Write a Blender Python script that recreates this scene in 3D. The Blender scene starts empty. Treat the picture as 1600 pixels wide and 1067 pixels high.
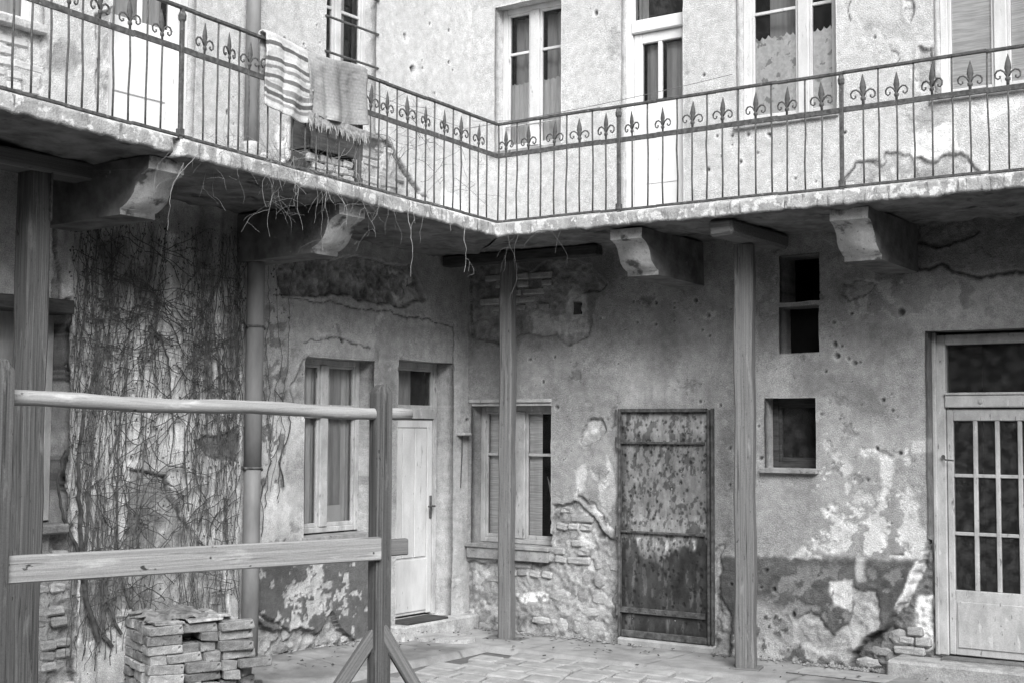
import bpy, math, random
import numpy as np
from mathutils import Matrix, Vector
random.seed(7); RNG = np.random.default_rng(11)
scn = bpy.context.scene; COL = scn.collection
# ---------------------------------------------------------------- camera
F, PW, PH = 2150.0, 1600.0, 1067.0
PITCH, ROLL, EYE = math.radians(3.75), math.radians(0.35), 1.92
c_, s_ = math.cos(PITCH), math.sin(PITCH)
fwd = np.array([0, c_, s_]); up0 = np.array([0, -s_, c_]); rt0 = np.array([1.0, 0, 0])
RT = rt0 * math.cos(ROLL) + up0 * math.sin(ROLL); UP = up0 * math.cos(ROLL) - rt0 * math.sin(ROLL)
cam = bpy.data.cameras.new('camera'); cam.sensor_width = 36; cam.lens = F / PW * 36; cam.clip_end = 500; cam.clip_start = .05
co = bpy.data.objects.new('camera', cam); COL.objects.link(co)
co.matrix_basis = Matrix(((RT[0], UP[0], -fwd[0], 0), (RT[1], UP[1], -fwd[1], 0), (RT[2], UP[2], -fwd[2], EYE), (0, 0, 0, 1)))
scn.camera = co
# ---------------------------------------------------------------- light: bright overcast sky, black and white film
SUN_EL, SUN_AZ = math.radians(38), math.radians(170)     # azimuth clockwise from +Y
w = bpy.data.worlds.new('World'); scn.world = w; w.use_nodes = True
nt = w.node_tree; bg = nt.nodes['Background']
sky = nt.nodes.new('ShaderNodeTexSky'); sky.sky_type = 'NISHITA'; sky.sun_disc = False
sky.sun_elevation = SUN_EL; sky.sun_rotation = SUN_AZ; sky.dust_density = 4; sky.air_density = 1.5
bw = nt.nodes.new('ShaderNodeRGBToBW'); nt.links.new(sky.outputs[0], bw.inputs[0]); nt.links.new(bw.outputs[0], bg.inputs[0])
bg.inputs[1].default_value = 0.05
sd = bpy.data.lights.new('sun', 'SUN'); sd.energy = 1.5; sd.angle = math.radians(35); sd.color = (1, 1, 1)
so = bpy.data.objects.new('sun', sd); COL.objects.link(so)
sdir = Vector((math.sin(SUN_AZ) * math.cos(SUN_EL), math.cos(SUN_AZ) * math.cos(SUN_EL), math.sin(SUN_EL)))
so.rotation_euler = sdir.to_track_quat('Z', 'Y').to_euler(); so.location = (0, -5, 20)
vs = scn.view_settings; vs.view_transform = 'Standard'; vs.look = 'None'; vs.gamma = 1; vs.use_curve_mapping = False
vs.exposure = 1.65
scn.cycles.use_adaptive_sampling = False; scn.cycles.sample_clamp_indirect = 3
scn.cycles.use_denoising = True; scn.cycles.denoising_input_passes = 'RGB_ALBEDO_NORMAL'; scn.cycles.denoising_prefilter = 'ACCURATE'
# ---------------------------------------------------------------- survey of the two wings
ANG = math.radians(35)
dA = np.array([-math.sin(ANG), -math.cos(ANG), 0]); dB = np.array([math.cos(ANG), -math.sin(ANG), 0])
def ray(x, y): return RT * (x - PW / 2) / F - UP * (y - PH / 2) / F + fwd
_r = ray(730, 800); C0 = np.array([_r[0] / _r[1] * 13.6, 13.6, 0.0]); O = np.array([0, 0, EYE])
def _hit(x, y, n, off):
    d = ray(x, y); return O + d * (((C0 + n * off - O) @ n) / (d @ n))
def onA(x, y, off=0.0):        # wing A local: x is minus the distance from the corner
    p = _hit(x, y, dB, off) - C0; return -(p @ dA), p[2]
def onB(x, y, off=0.0):
    p = _hit(x, y, dA, off) - C0; return p @ dB, p[2]
def onG(x, y, z=0.0):
    d = ray(x, y); return O + d * ((z - EYE) / d[2])
def frame(ex, ey): return Matrix(((ex[0], ey[0], 0, C0[0]), (ex[1], ey[1], 0, C0[1]), (0, 0, 1, 0), (0, 0, 0, 1)))
MA = frame(-dA, -dB); MB_ = frame(dB, -dA); I4 = Matrix.Identity(4)
def PA(*p): return [tuple(onA(*q)) for q in p]
def PB(*p): return [tuple(onB(*q)) for q in p]
# ---------------------------------------------------------------- noise
def _h(x, y, s):
    h = (x * 374761393 + y * 668265263 + s * 362437) & 0xffffffff
    h = ((h ^ (h >> 13)) * 1274126177) & 0xffffffff
    return ((h ^ (h >> 16)) & 0xffff) / 65535.0
def vn(x, y, s=0):
    xi = np.floor(x).astype(np.int64); yi = np.floor(y).astype(np.int64); a = x - xi; b = y - yi
    a = a * a * (3 - 2 * a); b = b * b * (3 - 2 * b)
    return (_h(xi, yi, s) * (1 - a) + _h(xi + 1, yi, s) * a) * (1 - b) + (_h(xi, yi + 1, s) * (1 - a) + _h(xi + 1, yi + 1, s) * a) * b
def fbm(x, y, s=0, o=4):
    t = 0; a = .5; n = 0
    for k in range(o):
        t = t + a * vn(x * 2 ** k + 17 * k, y * 2 ** k - 9 * k, s + k); n += a; a *= .55
    return t / n - .5
def ss(e0, e1, x):
    t = np.clip((x - e0) / (e1 - e0), 0, 1); return t * t * (3 - 2 * t)
def sdpoly(U, V, poly):
    d = np.full(U.shape, 1e9); ins = np.zeros(U.shape, bool); n = len(poly)
    for i in range(n):
        ax, ay = poly[i]; bx, by = poly[(i + 1) % n]; ex, ey = bx - ax, by - ay
        t = np.clip(((U - ax) * ex + (V - ay) * ey) / (ex * ex + ey * ey + 1e-9), 0, 1)
        d = np.minimum(d, (U - ax - t * ex) ** 2 + (V - ay - t * ey) ** 2)
        cond = ((ay > V) != (by > V)) & (U < (bx - ax) * (V - ay) / (by - ay + 1e-12) + ax)
        ins ^= cond
    d = np.sqrt(d); return np.where(ins, d, -d)
def sdline(U, V, pts):
    d = np.full(U.shape, 1e9)
    for (ax, ay), (bx, by) in zip(pts[:-1], pts[1:]):
        ex, ey = bx - ax, by - ay
        t = np.clip(((U - ax) * ex + (V - ay) * ey) / (ex * ex + ey * ey + 1e-9), 0, 1)
        d = np.minimum(d, (U - ax - t * ex) ** 2 + (V - ay - t * ey) ** 2)
    return np.sqrt(d)
# ---------------------------------------------------------------- materials (all grey: the photograph is black and white)
def mat(name, lo, hi, scale=(8, 8, 8), p=(.35, .65), rough=.85, bump=0.0, bscale=60, patch=None, rnd=0.0, metal=0.0, spec=.3, tone=False, detail=7, fine=.0, fscale=160, specks=()):
    m = bpy.data.materials.new(name); m.use_nodes = True; n = m.node_tree; b = n.nodes['Principled BSDF']
    b.inputs['Roughness'].default_value = rough; b.inputs['Metallic'].default_value = metal; b.inputs['Specular IOR Level'].default_value = spec
    tc = n.nodes.new('ShaderNodeTexCoord')
    def noise(sc, det=detail, r=.6):
        mp = n.nodes.new('ShaderNodeMapping'); n.links.new(tc.outputs['Object'], mp.inputs[0]); mp.inputs['Scale'].default_value = sc if isinstance(sc, tuple) else (sc,) * 3
        t = n.nodes.new('ShaderNodeTexNoise'); t.inputs['Scale'].default_value = 1; t.inputs['Detail'].default_value = det; t.inputs['Roughness'].default_value = r
        n.links.new(mp.outputs[0], t.inputs[0]); return t.outputs[0]
    def rng(x, a, b2, c, d):
        t = n.nodes.new('ShaderNodeMapRange'); n.links.new(x, t.inputs[0])
        for i, v in enumerate((a, b2, c, d)): t.inputs[i + 1].default_value = v
        return t.outputs[0]
    def mth(op, a, b2):
        t = n.nodes.new('ShaderNodeMath'); t.operation = op
        for i, v in enumerate((a, b2)):
            if isinstance(v, (int, float)): t.inputs[i].default_value = v
            else: n.links.new(v, t.inputs[i])
        return t.outputs[0]
    base = rng(noise(scale), p[0], p[1], lo, hi)
    if tone:
        at = n.nodes.new('ShaderNodeAttribute'); at.attribute_name = 'tone'; base = mth('MULTIPLY', base, at.outputs['Fac'])
    if patch:
        for tn, sc, a, b2 in patch:
            k = rng(noise(sc), a, b2, 0, 1); mx = n.nodes.new('ShaderNodeMix'); mx.data_type = 'FLOAT'
            n.links.new(k, mx.inputs[0]); n.links.new(base, mx.inputs[2]); mx.inputs[3].default_value = tn; base = mx.outputs[0]
    for am, sc, a, b2 in specks: base = mth('MULTIPLY', base, rng(noise(sc, 4), a, b2, 1, am))
    if fine: base = mth('MULTIPLY', base, rng(noise(fscale, 3), .3, .7, 1 - fine, 1 + fine))
    if rnd:
        oi = n.nodes.new('ShaderNodeObjectInfo'); base = mth('MULTIPLY', base, rng(oi.outputs['Random'], 0, 1, 1 - rnd, 1 + rnd))
    n.links.new(base, b.inputs['Base Color'])
    if bump:
        bn = n.nodes.new('ShaderNodeBump'); bn.inputs['Strength'].default_value = bump; bn.inputs['Distance'].default_value = .01
        n.links.new(noise(bscale, 5), bn.inputs['Height']); n.links.new(bn.outputs[0], b.inputs['Normal'])
    return m
def glass(name, keep, tint=0.02):
    m = bpy.data.materials.new(name); m.use_nodes = True; n = m.node_tree; n.nodes.remove(n.nodes['Principled BSDF'])
    o = n.nodes['Material Output']; t = n.nodes.new('ShaderNodeBsdfTransparent'); t.inputs[0].default_value = (keep,) * 3 + (1,)
    g = n.nodes.new('ShaderNodeBsdfGlossy'); g.inputs['Roughness'].default_value = .03; g.inputs[0].default_value = (.8, .8, .8, 1)
    d = n.nodes.new('ShaderNodeBsdfDiffuse'); d.inputs[0].default_value = (.3, .3, .3, 1)
    tx = n.nodes.new('ShaderNodeTexNoise'); tx.inputs['Scale'].default_value = 14; tx.inputs['Detail'].default_value = 8; tco = n.nodes.new('ShaderNodeTexCoord'); n.links.new(tco.outputs['Object'], tx.inputs[0])
    mr = n.nodes.new('ShaderNodeMapRange'); n.links.new(tx.outputs[0], mr.inputs[0]); mr.inputs[1].default_value = .4; mr.inputs[2].default_value = .8; mr.inputs[3].default_value = tint; mr.inputs[4].default_value = tint * 4
    m1 = n.nodes.new('ShaderNodeMixShader'); n.links.new(mr.outputs[0], m1.inputs[0]); n.links.new(t.outputs[0], m1.inputs[1]); n.links.new(d.outputs[0], m1.inputs[2])
    f = n.nodes.new('ShaderNodeFresnel'); f.inputs[0].default_value = 1.35
    m2 = n.nodes.new('ShaderNodeMixShader'); n.links.new(f.outputs[0], m2.inputs[0]); n.links.new(m1.outputs[0], m2.inputs[1]); n.links.new(g.outputs[0], m2.inputs[2])
    n.links.new(m2.outputs[0], o.inputs[0]); return m
WALL = mat('plaster', .84, 1.14, (13, 13, 13), rough=.95, bump=1.0, bscale=85, tone=True, fine=.40, fscale=150, spec=.1, specks=((.66, 48, .66, .72), (1.16, 34, .65, .71), (.8, (22, 22, 9), .64, .70)))
STONE = mat('stone', .24, .42, (9, 9, 9), bump=.9, bscale=40, rnd=.38, spec=.1, fine=.25, fscale=90)
BRICK = mat('brick', .28, .46, (14, 14, 14), bump=.7, bscale=60, rnd=.28, spec=.1, fine=.25, fscale=120)
BRICKW = mat('whitewashed_brick', .42, .62, (9, 9, 9), bump=.8, bscale=50, rnd=.12, spec=.1, patch=[(.3, 14, .6, .7)])
PILEB = mat('loose_brick', .18, .38, (15, 15, 15), bump=1.0, bscale=50, rnd=.38, spec=.1, patch=[(.50, 9, .60, .66), (.10, 16, .63, .69)], fine=.25)
WOODZ = mat('weathered_timber', .12, .20, (95, 95, .7), detail=4, bump=.5, bscale=(120, 120, 3), spec=.2, patch=[(.06, (70, 70, 1.6), .60, .66), (.24, (18, 18, 3), .60, .72), (.035, (14, 14, 9), .69, .72)], specks=((.6, (60, 60, 12), .62, .68),), fine=.18)
WOODR = mat('rack_timber', .055, .13, (90, 90, .7), detail=4, bump=.5, bscale=(120, 120, 3), spec=.2, patch=[(.035, (70, 70, 1.6), .60, .66), (.16, (16, 16, 3), .60, .72), (.025, (14, 14, 9), .68, .71)], specks=((.6, (60, 60, 12), .62, .68),), fine=.15)
WOODX = mat('weathered_rail_timber', .10, .19, (.7, 80, 80), detail=4, bump=.35, bscale=55, spec=.2, patch=[(.07, (5, 14, 14), .70, .76)], fine=.12)
POLE = mat('debarked_pole_wood', .24, .36, (.7, 60, 60), detail=4, bump=.3, bscale=(5, 80, 80), spec=.25, patch=[(.06, (7, 11, 11), .70, .75), (.16, (1.6, 46, 46), .60, .66), (.46, (3, 12, 12), .62, .70)], fine=.12)
PLANK = mat('plank_wood', .23, .35, (.6, 80, 60), detail=4, bump=.4, bscale=(6, 90, 90), spec=.2, patch=[(.05, (7, 11, 16), .68, .71), (.13, (1.5, 70, 60), .60, .66), (.42, (2.5, 14, 14), .60, .70)], fine=.12)
DARKW = mat('dark_old_timber', .035, .08, (6, 40, 40), bump=.5, spec=.15)
WHITE = mat('old_white_paint', .48, .64, (6, 6, 2), rough=.6, bump=.2, bscale=50, patch=[(.26, (40, 40, 9), .65, .70), (.36, (12, 12, 3), .63, .72)], fine=.1)
SILL = mat('weathered_sill', .20, .36, (9, 9, 9), bump=.5, bscale=50, patch=[(.10, 24, .6, .68)], fine=.2)
CREAM = mat('grubby_cream_paint', .32, .50, (9, 9, 4), rough=.65, bump=.3, bscale=60, patch=[(.16, (40, 40, 9), .62, .68), (.56, (16, 16, 5), .62, .68), (.10, (60, 60, 40), .68, .72)], fine=.15)
BRIGHT = mat('fresh_white_paint', .64, .76, (5, 5, 2), rough=.5, bump=.1, patch=[(.45, (40, 40, 9), .67, .72)], fine=.05)
IRON = mat('black_iron', .05, .12, (30, 30, 30), rough=.7, bump=.5, spec=.3, patch=[(.20, 22, .62, .68)])
RUSTBAR = mat('rusty_iron_bar', .04, .13, (18, 18, 18), rough=.8, bump=.5, spec=.3, patch=[(.25, 24, .66, .74)])
RUST = mat('peeling_rusty_sheet', .85, 1.15, (14, 14, 9), rough=.7, bump=.4, bscale=45, tone=True, spec=.3, fine=.2)
SLAB = mat('peeling_limewash_concrete', .26, .46, (9, 9, 5), bump=.8, bscale=60, spec=.1, patch=[(.62, (14, 14, 12), .53, .58), (.17, (26, 26, 4), .58, .66), (.10, (40, 40, 30), .66, .72)], fine=.2)
UNDER = mat('shade_toned_slab_underside', .11, .25, (5, 5, 9), bump=1.0, bscale=22, spec=.1, patch=[(.05, 4, .60, .70)])  # underside colour darkened to deepen the shade below the gallery
CORB = mat('limewashed_corbel_stone', .40, .60, (9, 9, 9), bump=.6, bscale=50, spec=.1, patch=[(.13, (7, 7, 8), .54, .64), (.2, (30, 30, 20), .62, .7)], fine=.18)
CORBD = mat('shade_toned_corbel_flank', .09, .20, (6, 6, 6), bump=.7, bscale=35, spec=.1, patch=[(.42, 9, .68, .74)])  # darker corbel stone: the shade on the flanks is put into the colour
ZINC = mat('dull_zinc', .13, .22, (6, 6, 2), rough=.6, spec=.3, bump=.1, patch=[(.13, (12, 12, 3), .62, .75)])
CURT = mat('net_curtain', .50, .70, (30, 30, 4), spec=.05)
LACE = mat('flowered_net_curtain', .70, .86, (26, 26, 26), p=(.42, .58), spec=.05, patch=[(.38, 10, .585, .62)])
BLIND = mat('straw_blind', .62, .90, (4, 4, 90), p=(.4, .6), spec=.05)
DRAPE = mat('grey_drape', .30, .46, (24, 24, 2), spec=.05)
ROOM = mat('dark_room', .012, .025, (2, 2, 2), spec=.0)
GLASS = glass('window_glass', .97, .02); DGLASS = glass('dusty_dark_glass', .80, .05)
CLOTH = mat('woven_cloth', .85, 1.15, (60, 60, 60), tone=True, bump=.8, bscale=180, spec=.02, rough=1)
FLAG = mat('flagstone', .27, .40, (7, 7, 7), bump=.4, bscale=50, rnd=.12, spec=.15, fine=.15, patch=[(.28, 5, .62, .75)])
PAVE = mat('pavement_cement', .85, 1.12, (5, 5, 5), tone=True, bump=.35, bscale=70, spec=.15, fine=.15)
TWIG = mat('dead_twig', .04, .10, (20, 20, 20), spec=.1)
TWIGL = mat('bleached_twig', .16, .32, (20, 20, 20), spec=.1)
SCRAP = mat('torn_tar_felt', .09, .30, (14, 14, 14), bump=.8, bscale=30, spec=.1)
# ---------------------------------------------------------------- mesh builder
class MB:
    def __init__(s): s.v = []; s.f = []; s.t = None
    def add(s, v, f):
        o = len(s.v); s.v += [tuple(map(float, p)) for p in v]; s.f += [tuple(i + o for i in q) for q in f]; return s
    def box(s, x0, x1, y0, y1, z0, z1, ch=0.0, jit=0.0, M=None):
        lo = (min(x0, x1), min(y0, y1), min(z0, z1)); hi = (max(x0, x1), max(y0, y1), max(z0, z1)); ch = min([ch] + [(hi[i] - lo[i]) * .35 for i in range(3)])
        if ch <= 0:
            v = [(X, Y, Z) for X in (lo[0], hi[0]) for Y in (lo[1], hi[1]) for Z in (lo[2], hi[2])]
            f = [(0, 1, 3, 2), (4, 6, 7, 5), (0, 4, 5, 1), (2, 3, 7, 6), (0, 2, 6, 4), (1, 5, 7, 3)]
        else:
            v = []; idx = {}
            for cx in (0, 1):
                for cy in (0, 1):
                    for cz in (0, 1):
                        cc = (cx, cy, cz); cn = [(lo, hi)[cc[i]][i] for i in range(3)]
                        j = [random.uniform(-jit, jit) for _ in range(3)]
                        for a in range(3):
                            q = list(cn)
                            for b in range(3):
                                if b != a: q[b] += ch * (1, -1)[cc[b]]
                            idx[cc + (a,)] = len(v); v.append(tuple(q[i] + j[i] for i in range(3)))
            f = []
            for a in range(3):
                b, c = (a + 1) % 3, (a + 2) % 3
                for e in (0, 1):
                    q = []
                    for (m, n) in ((0, 0), (1, 0), (1, 1), (0, 1)):
                        k = [0, 0, 0]; k[a] = e; k[b] = m; k[c] = n; q.append(idx[tuple(k) + (a,)])
                    f.append(tuple(q if e else q[::-1]))
                for m in (0, 1):
                    for n in (0, 1):
                        k0 = [0, 0, 0]; k0[b] = m; k0[c] = n; k1 = list(k0); k1[a] = 1
                        q = (idx[tuple(k0) + (b,)], idx[tuple(k1) + (b,)], idx[tuple(k1) + (c,)], idx[tuple(k0) + (c,)])
                        f.append(q if (m == n) else q[::-1])
            for cx in (0, 1):
                for cy in (0, 1):
                    for cz in (0, 1):
                        q = tuple(idx[(cx, cy, cz, a)] for a in range(3)); f.append(q if (cx + cy + cz) % 2 else q[::-1])
        if M is not None: v = [tuple(M @ Vector(p)) for p in v]
        return s.add(v, f)
    def tube(s, path, r, n=6, cap=True, sq=None):
        P = [Vector(p) for p in path]; k = len(P); R = r if isinstance(r, (list, tuple)) else [r] * k; v = []; f = []
        ref = None
        for i in range(k):
            d = (P[min(i + 1, k - 1)] - P[max(i - 1, 0)])
            d = d.normalized() if d.length > 1e-9 else Vector((0, 0, 1))
            if ref is None: ref = d.orthogonal().normalized()
            ref = (ref - d * ref.dot(d)); ref = ref.normalized() if ref.length > 1e-6 else d.orthogonal().normalized()
            b = d.cross(ref)
            for j in range(n):
                a = 2 * math.pi * j / n; v.append(P[i] + ref * (math.cos(a) * R[i]) + b * (math.sin(a) * R[i]))
        for i in range(k - 1):
            for j in range(n):
                f.append((i * n + j, i * n + (j + 1) % n, (i + 1) * n + (j + 1) % n, (i + 1) * n + j))
        if cap: f.append(tuple(range(n))[::-1]); f.append(tuple(range((k - 1) * n, k * n)))
        return s.add(v, f)
    def lathe(s, prof, c, n=8, axis='z', flat=1.0):
        v = []; f = []; k = len(prof)
        for r, z in prof:
            for j in range(n):
                a = 2 * math.pi * j / n; x, y = r * math.cos(a), r * math.sin(a) * flat
                v.append({'z': (c[0] + x, c[1] + y, c[2] + z), 'y': (c[0] + x, c[1] + z, c[2] + y), 'x': (c[0] + z, c[1] + x, c[2] + y)}[axis])
        for i in range(k - 1):
            for j in range(n): f.append((i * n + j, i * n + (j + 1) % n, (i + 1) * n + (j + 1) % n, (i + 1) * n + j))
        f.append(tuple(range(n))[::-1]); f.append(tuple(range((k - 1) * n, k * n)))
        return s.add(v, f)
    def mesh(s, name, smooth=False):
        me = bpy.data.meshes.new(name); me.from_pydata(s.v, [], s.f)
        if smooth: me.polygons.foreach_set('use_smooth', [True] * len(me.polygons))
        if s.t is not None:
            a = me.attributes.new('tone', 'FLOAT', 'POINT'); a.data.foreach_set('value', np.asarray(s.t, np.float32))
        me.update(); return me
def world_of(o):
    m = I4
    while o is not None: m = o.matrix_basis @ m; o = o.parent
    return m
def put(name, mesh, m, parent=None, M=I4, smooth=False, **props):
    if isinstance(mesh, MB): mesh = mesh.mesh(name, smooth)
    if m is not None and not mesh.materials: mesh.materials.append(m)
    o = bpy.data.objects.new(name, mesh); COL.objects.link(o); o.parent = parent
    o.matrix_basis = (world_of(parent).inverted() @ M) if parent else M
    for k, v in props.items(): o[k] = v
    return o
def thing(name, label, cat, M=I4, group=None):
    o = bpy.data.objects.new(name, None); COL.objects.link(o); o.matrix_basis = M; o.empty_display_size = .2
    o['label'] = label; o['category'] = cat
    if group: o['group'] = group
    return o
def at(x, y, z, M=I4): return M @ Matrix.Translation((x, y, z))
def along(p, q):              # frame with X from p to q, Z as upright as possible
    p, q = Vector(p), Vector(q); x = (q - p).normalized(); y = Vector((0, 0, 1)).cross(x).normalized(); z = x.cross(y)
    return Matrix(((x[0], y[0], z[0], p[0]), (x[1], y[1], z[1], p[1]), (x[2], y[2], z[2], p[2]), (0, 0, 0, 1))), (q - p).length
# ---------------------------------------------------------------- height-field sheets (plaster walls, the rusty sheet, paving)
def axis_lines(a, b, res, marks):
    e = sorted(set([a, b] + [m for m in marks if a < m < b])); out = [a]
    for p, q in zip(e[:-1], e[1:]):
        n = max(1, round((q - p) / res)); out += [p + (q - p) * (k + 1) / n for k in range(n)]
    return np.array(out)
def sheet(u0, u1, z0, z1, res, openings, shape, warp=.006):
    us = axis_lines(u0, u1, res, [v for o in openings for v in o[:2]]); zs = axis_lines(z0, z1, res, [v for o in openings for v in o[2:4]])
    U, Z = np.meshgrid(us, zs); nu, nz = len(us), len(zs)
    h, t = shape(U, Z)
    X = U + warp * 2 * fbm(U * 5, Z * 5, 91, 3); Zw = Z + warp * 2 * fbm(U * 5, Z * 5, 77, 3)
    V = np.stack([X.ravel(), -h.ravel(), Zw.ravel()], 1); T = t.ravel()
    cu = (us[:-1] + us[1:]) / 2; cz = (zs[:-1] + zs[1:]) / 2; keep = np.ones((nz - 1, nu - 1), bool)
    for a, b, c, d, *_ in openings: keep &= ~((cu[None, :] > a) & (cu[None, :] < b) & (cz[:, None] > c) & (cz[:, None] < d))
    ii = np.arange(nu * nz).reshape(nz, nu)
    Q = np.stack([ii[:-1, :-1], ii[:-1, 1:], ii[1:, 1:], ii[1:, :-1]], 2)[keep]
    ex_v, ex_t, ex_f = [], [], []; base = len(V)
    for o in openings:
        a, b, c, d, dep = o[:5]; rt = o[5] if len(o) > 5 else 1.0
        ia, ib = np.argmin(abs(us - a)), np.argmin(abs(us - b)); ja, jb = np.argmin(abs(zs - c)), np.argmin(abs(zs - d))
        loop = [ii[ja, i] for i in range(ia, ib)] + [ii[j, ib] for j in range(ja, jb)] + [ii[jb, i] for i in range(ib, ia, -1)] + [ii[j, ia] for j in range(jb, ja, -1)]
        n = len(loop); k0 = base + len(ex_v); steps = 4
        for k in range(1, steps + 1):
            for q in loop:
                p = V[q]; ex_v.append((p[0], p[1] * (1 - k / steps) + dep * k / steps, p[2])); ex_t.append(T[q] * (1 - .0 * k) * rt)
        for k in range(steps):
            for i in range(n):
                A0 = loop[i] if k == 0 else k0 + (k - 1) * n + i; A1 = loop[(i + 1) % n] if k == 0 else k0 + (k - 1) * n + (i + 1) % n
                B0 = k0 + k * n + i; B1 = k0 + k * n + (i + 1) % n
                ex_f.append((A0, B0, B1, A1))
    if ex_v: V = np.concatenate([V, np.array(ex_v)]); T = np.concatenate([T, np.array(ex_t)]); Q = np.concatenate([Q, np.array(ex_f)])
    me = bpy.data.meshes.new('sheet'); me.vertices.add(len(V)); me.vertices.foreach_set('co', V.astype(np.float32).ravel())
    me.loops.add(Q.size); me.loops.foreach_set('vertex_index', Q.astype(np.int32).ravel())
    me.polygons.add(len(Q)); me.polygons.foreach_set('loop_start', np.arange(0, Q.size, 4, dtype=np.int32)); me.polygons.foreach_set('use_smooth', np.ones(len(Q), bool))
    a = me.attributes.new('tone', 'FLOAT', 'POINT'); a.data.foreach_set('value', T.astype(np.float32))
    me.update(calc_edges=True); me.validate(); return me
class Field:
    """relief and colour of a plastered wall, feature by feature (all in metres on the wall)"""
    def __init__(s, U, Z, base, seed):
        s.U, s.Z, s.seed = U, Z, seed
        s.wu = U + .10 * fbm(U * 4, Z * 4, seed + 1, 4) + .03 * fbm(U * 22, Z * 22, seed + 3, 2); s.wz = Z + .10 * fbm(U * 4, Z * 4, seed + 2, 4) + .03 * fbm(U * 22, Z * 22, seed + 4, 2)
        s.fine = fbm(U * 26, Z * 26, seed + 9, 3); s.mid = fbm(U * 7, Z * 7, seed + 5, 4)
        s.h = .018 * fbm(U * 1.3, Z * 1.3, seed, 3) + .006 * s.mid
        s.t = base * (1 + .62 * fbm(U * 1.1, Z * 1.3, seed + 20, 5) + .35 * fbm(U * 3.2, Z * 2.2, seed + 25, 4) + .20 * s.mid + .20 * fbm(U * 14, Z * 2.2, seed + 30, 3) + .18 * s.fine)
    def box(s, pts, m):
        a = np.array(pts); return (slice(*np.searchsorted(s.Z[:, 0], [a[:, 1].min() - m, a[:, 1].max() + m])), slice(*np.searchsorted(s.U[0], [a[:, 0].min() - m, a[:, 0].max() + m])))
    def spall(s, poly, depth=.025, tone=.33, edge=.007, rough=.02, var=.5, lip=.006):
        b = s.box(poly, .3); d = sdpoly(s.wu[b], s.wz[b], poly); m = ss(-edge, edge, d)
        s.h[b] += lip * np.exp(-((d + .02) / .025) ** 2) * (d < 0)
        s.h[b] -= m * (depth + rough * (-s.mid[b] - .7 * s.fine[b]))
        s.t[b] = s.t[b] * (1 - m) + m * tone * (1 + var * 1.6 * s.mid[b] + var * 1.5 * s.fine[b])
        e = np.exp(-((d - .004) / .008) ** 2) * (s.fine[b] > -.10); s.t[b] *= 1 - .6 * e         # thin dark line just inside the broken edge
    def paint(s, poly, tone, soft=.03, thr=None, mul=False, ns=6):
        b = s.box(poly, .3); d = sdpoly(s.wu[b], s.wz[b], poly); m = ss(-soft, soft, d)
        if thr is not None:
            n = fbm(s.U[b] * ns, s.Z[b] * ns, s.seed + 50, 5) + .25 * np.clip(d, 0, .3); m = m * ss(thr - .008, thr + .008, n)
            s.h[b] -= .006 * m
        tt = s.t[b] * tone if mul else tone * (1 + .35 * s.mid[b] + .25 * s.fine[b]); s.t[b] = s.t[b] * (1 - m) + m * tt
    def crack(s, pts, wd=.008, dep=.012):
        b = s.box(pts, .2); d = sdline(s.wu[b], s.wz[b], pts); m = np.exp(-(d / wd) ** 2); s.h[b] -= dep * m; s.t[b] *= 1 - .8 * m
    def pit(s, u, z, r, dark=.35):
        b = s.box([(u, z)], r * 3); d = np.sqrt((s.U[b] - u) ** 2 + ((s.Z[b] - z) * random.uniform(.8, 1.1)) ** 2) * (1 + .9 * s.fine[b])
        m = ss(r, r * .35, d); s.h[b] -= .9 * r * m; s.t[b] *= 1 - (1 - dark) * m; s.t[b] *= 1 + .22 * np.exp(-((d - r * 1.25) / (r * .35)) ** 2)
    def flake(s, u, z, r):        # a chip of the skim coat, ragged and a few mm deep
        b = s.box([(u, z)], r * 2.5); a = random.uniform(0, 3.14); x = s.U[b] - u; y = s.Z[b] - z; k = random.uniform(.35, .8)
        d = np.hypot(x * math.cos(a) + y * math.sin(a), (y * math.cos(a) - x * math.sin(a)) / k) * (1 + 1.6 * s.fine[b] + 1.2 * fbm(s.U[b] * 40, s.Z[b] * 40, s.seed + 88, 2)); m = ss(r, r * .82, d)
        s.h[b] -= .008 * m; s.t[b] = s.t[b] * (1 - m) + m * s.t[b] * random.choice((1.3, 1.35, .7, .75))
    def pits(s, n, u0, u1, z0, z1, r0=.008, r1=.022):
        for _ in range(n): s.pit(random.uniform(u0, u1), random.uniform(z0, z1), r0 + (r1 - r0) * random.random() ** 2.5, random.uniform(.25, .6))
# ================================================================ THE TWO WINGS
WA = thing('house_wing', 'wing with the climbing dead creeper, drainpipe and narrow plank door', 'building', MA)
WB = thing('house_wing', 'wing with the rusty iron door and many-paned glazed door', 'building', MB_)
def opn(fn, l, r, t, b, dep, tone=1.0):        # opening measured at the wall face: left x, right x, top, bottom points
    (x0, _), (x1, _) = fn(*l), fn(*r); return [min(x0, x1), max(x0, x1), fn(*b)[1], fn(*t)[1], dep, tone]
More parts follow.
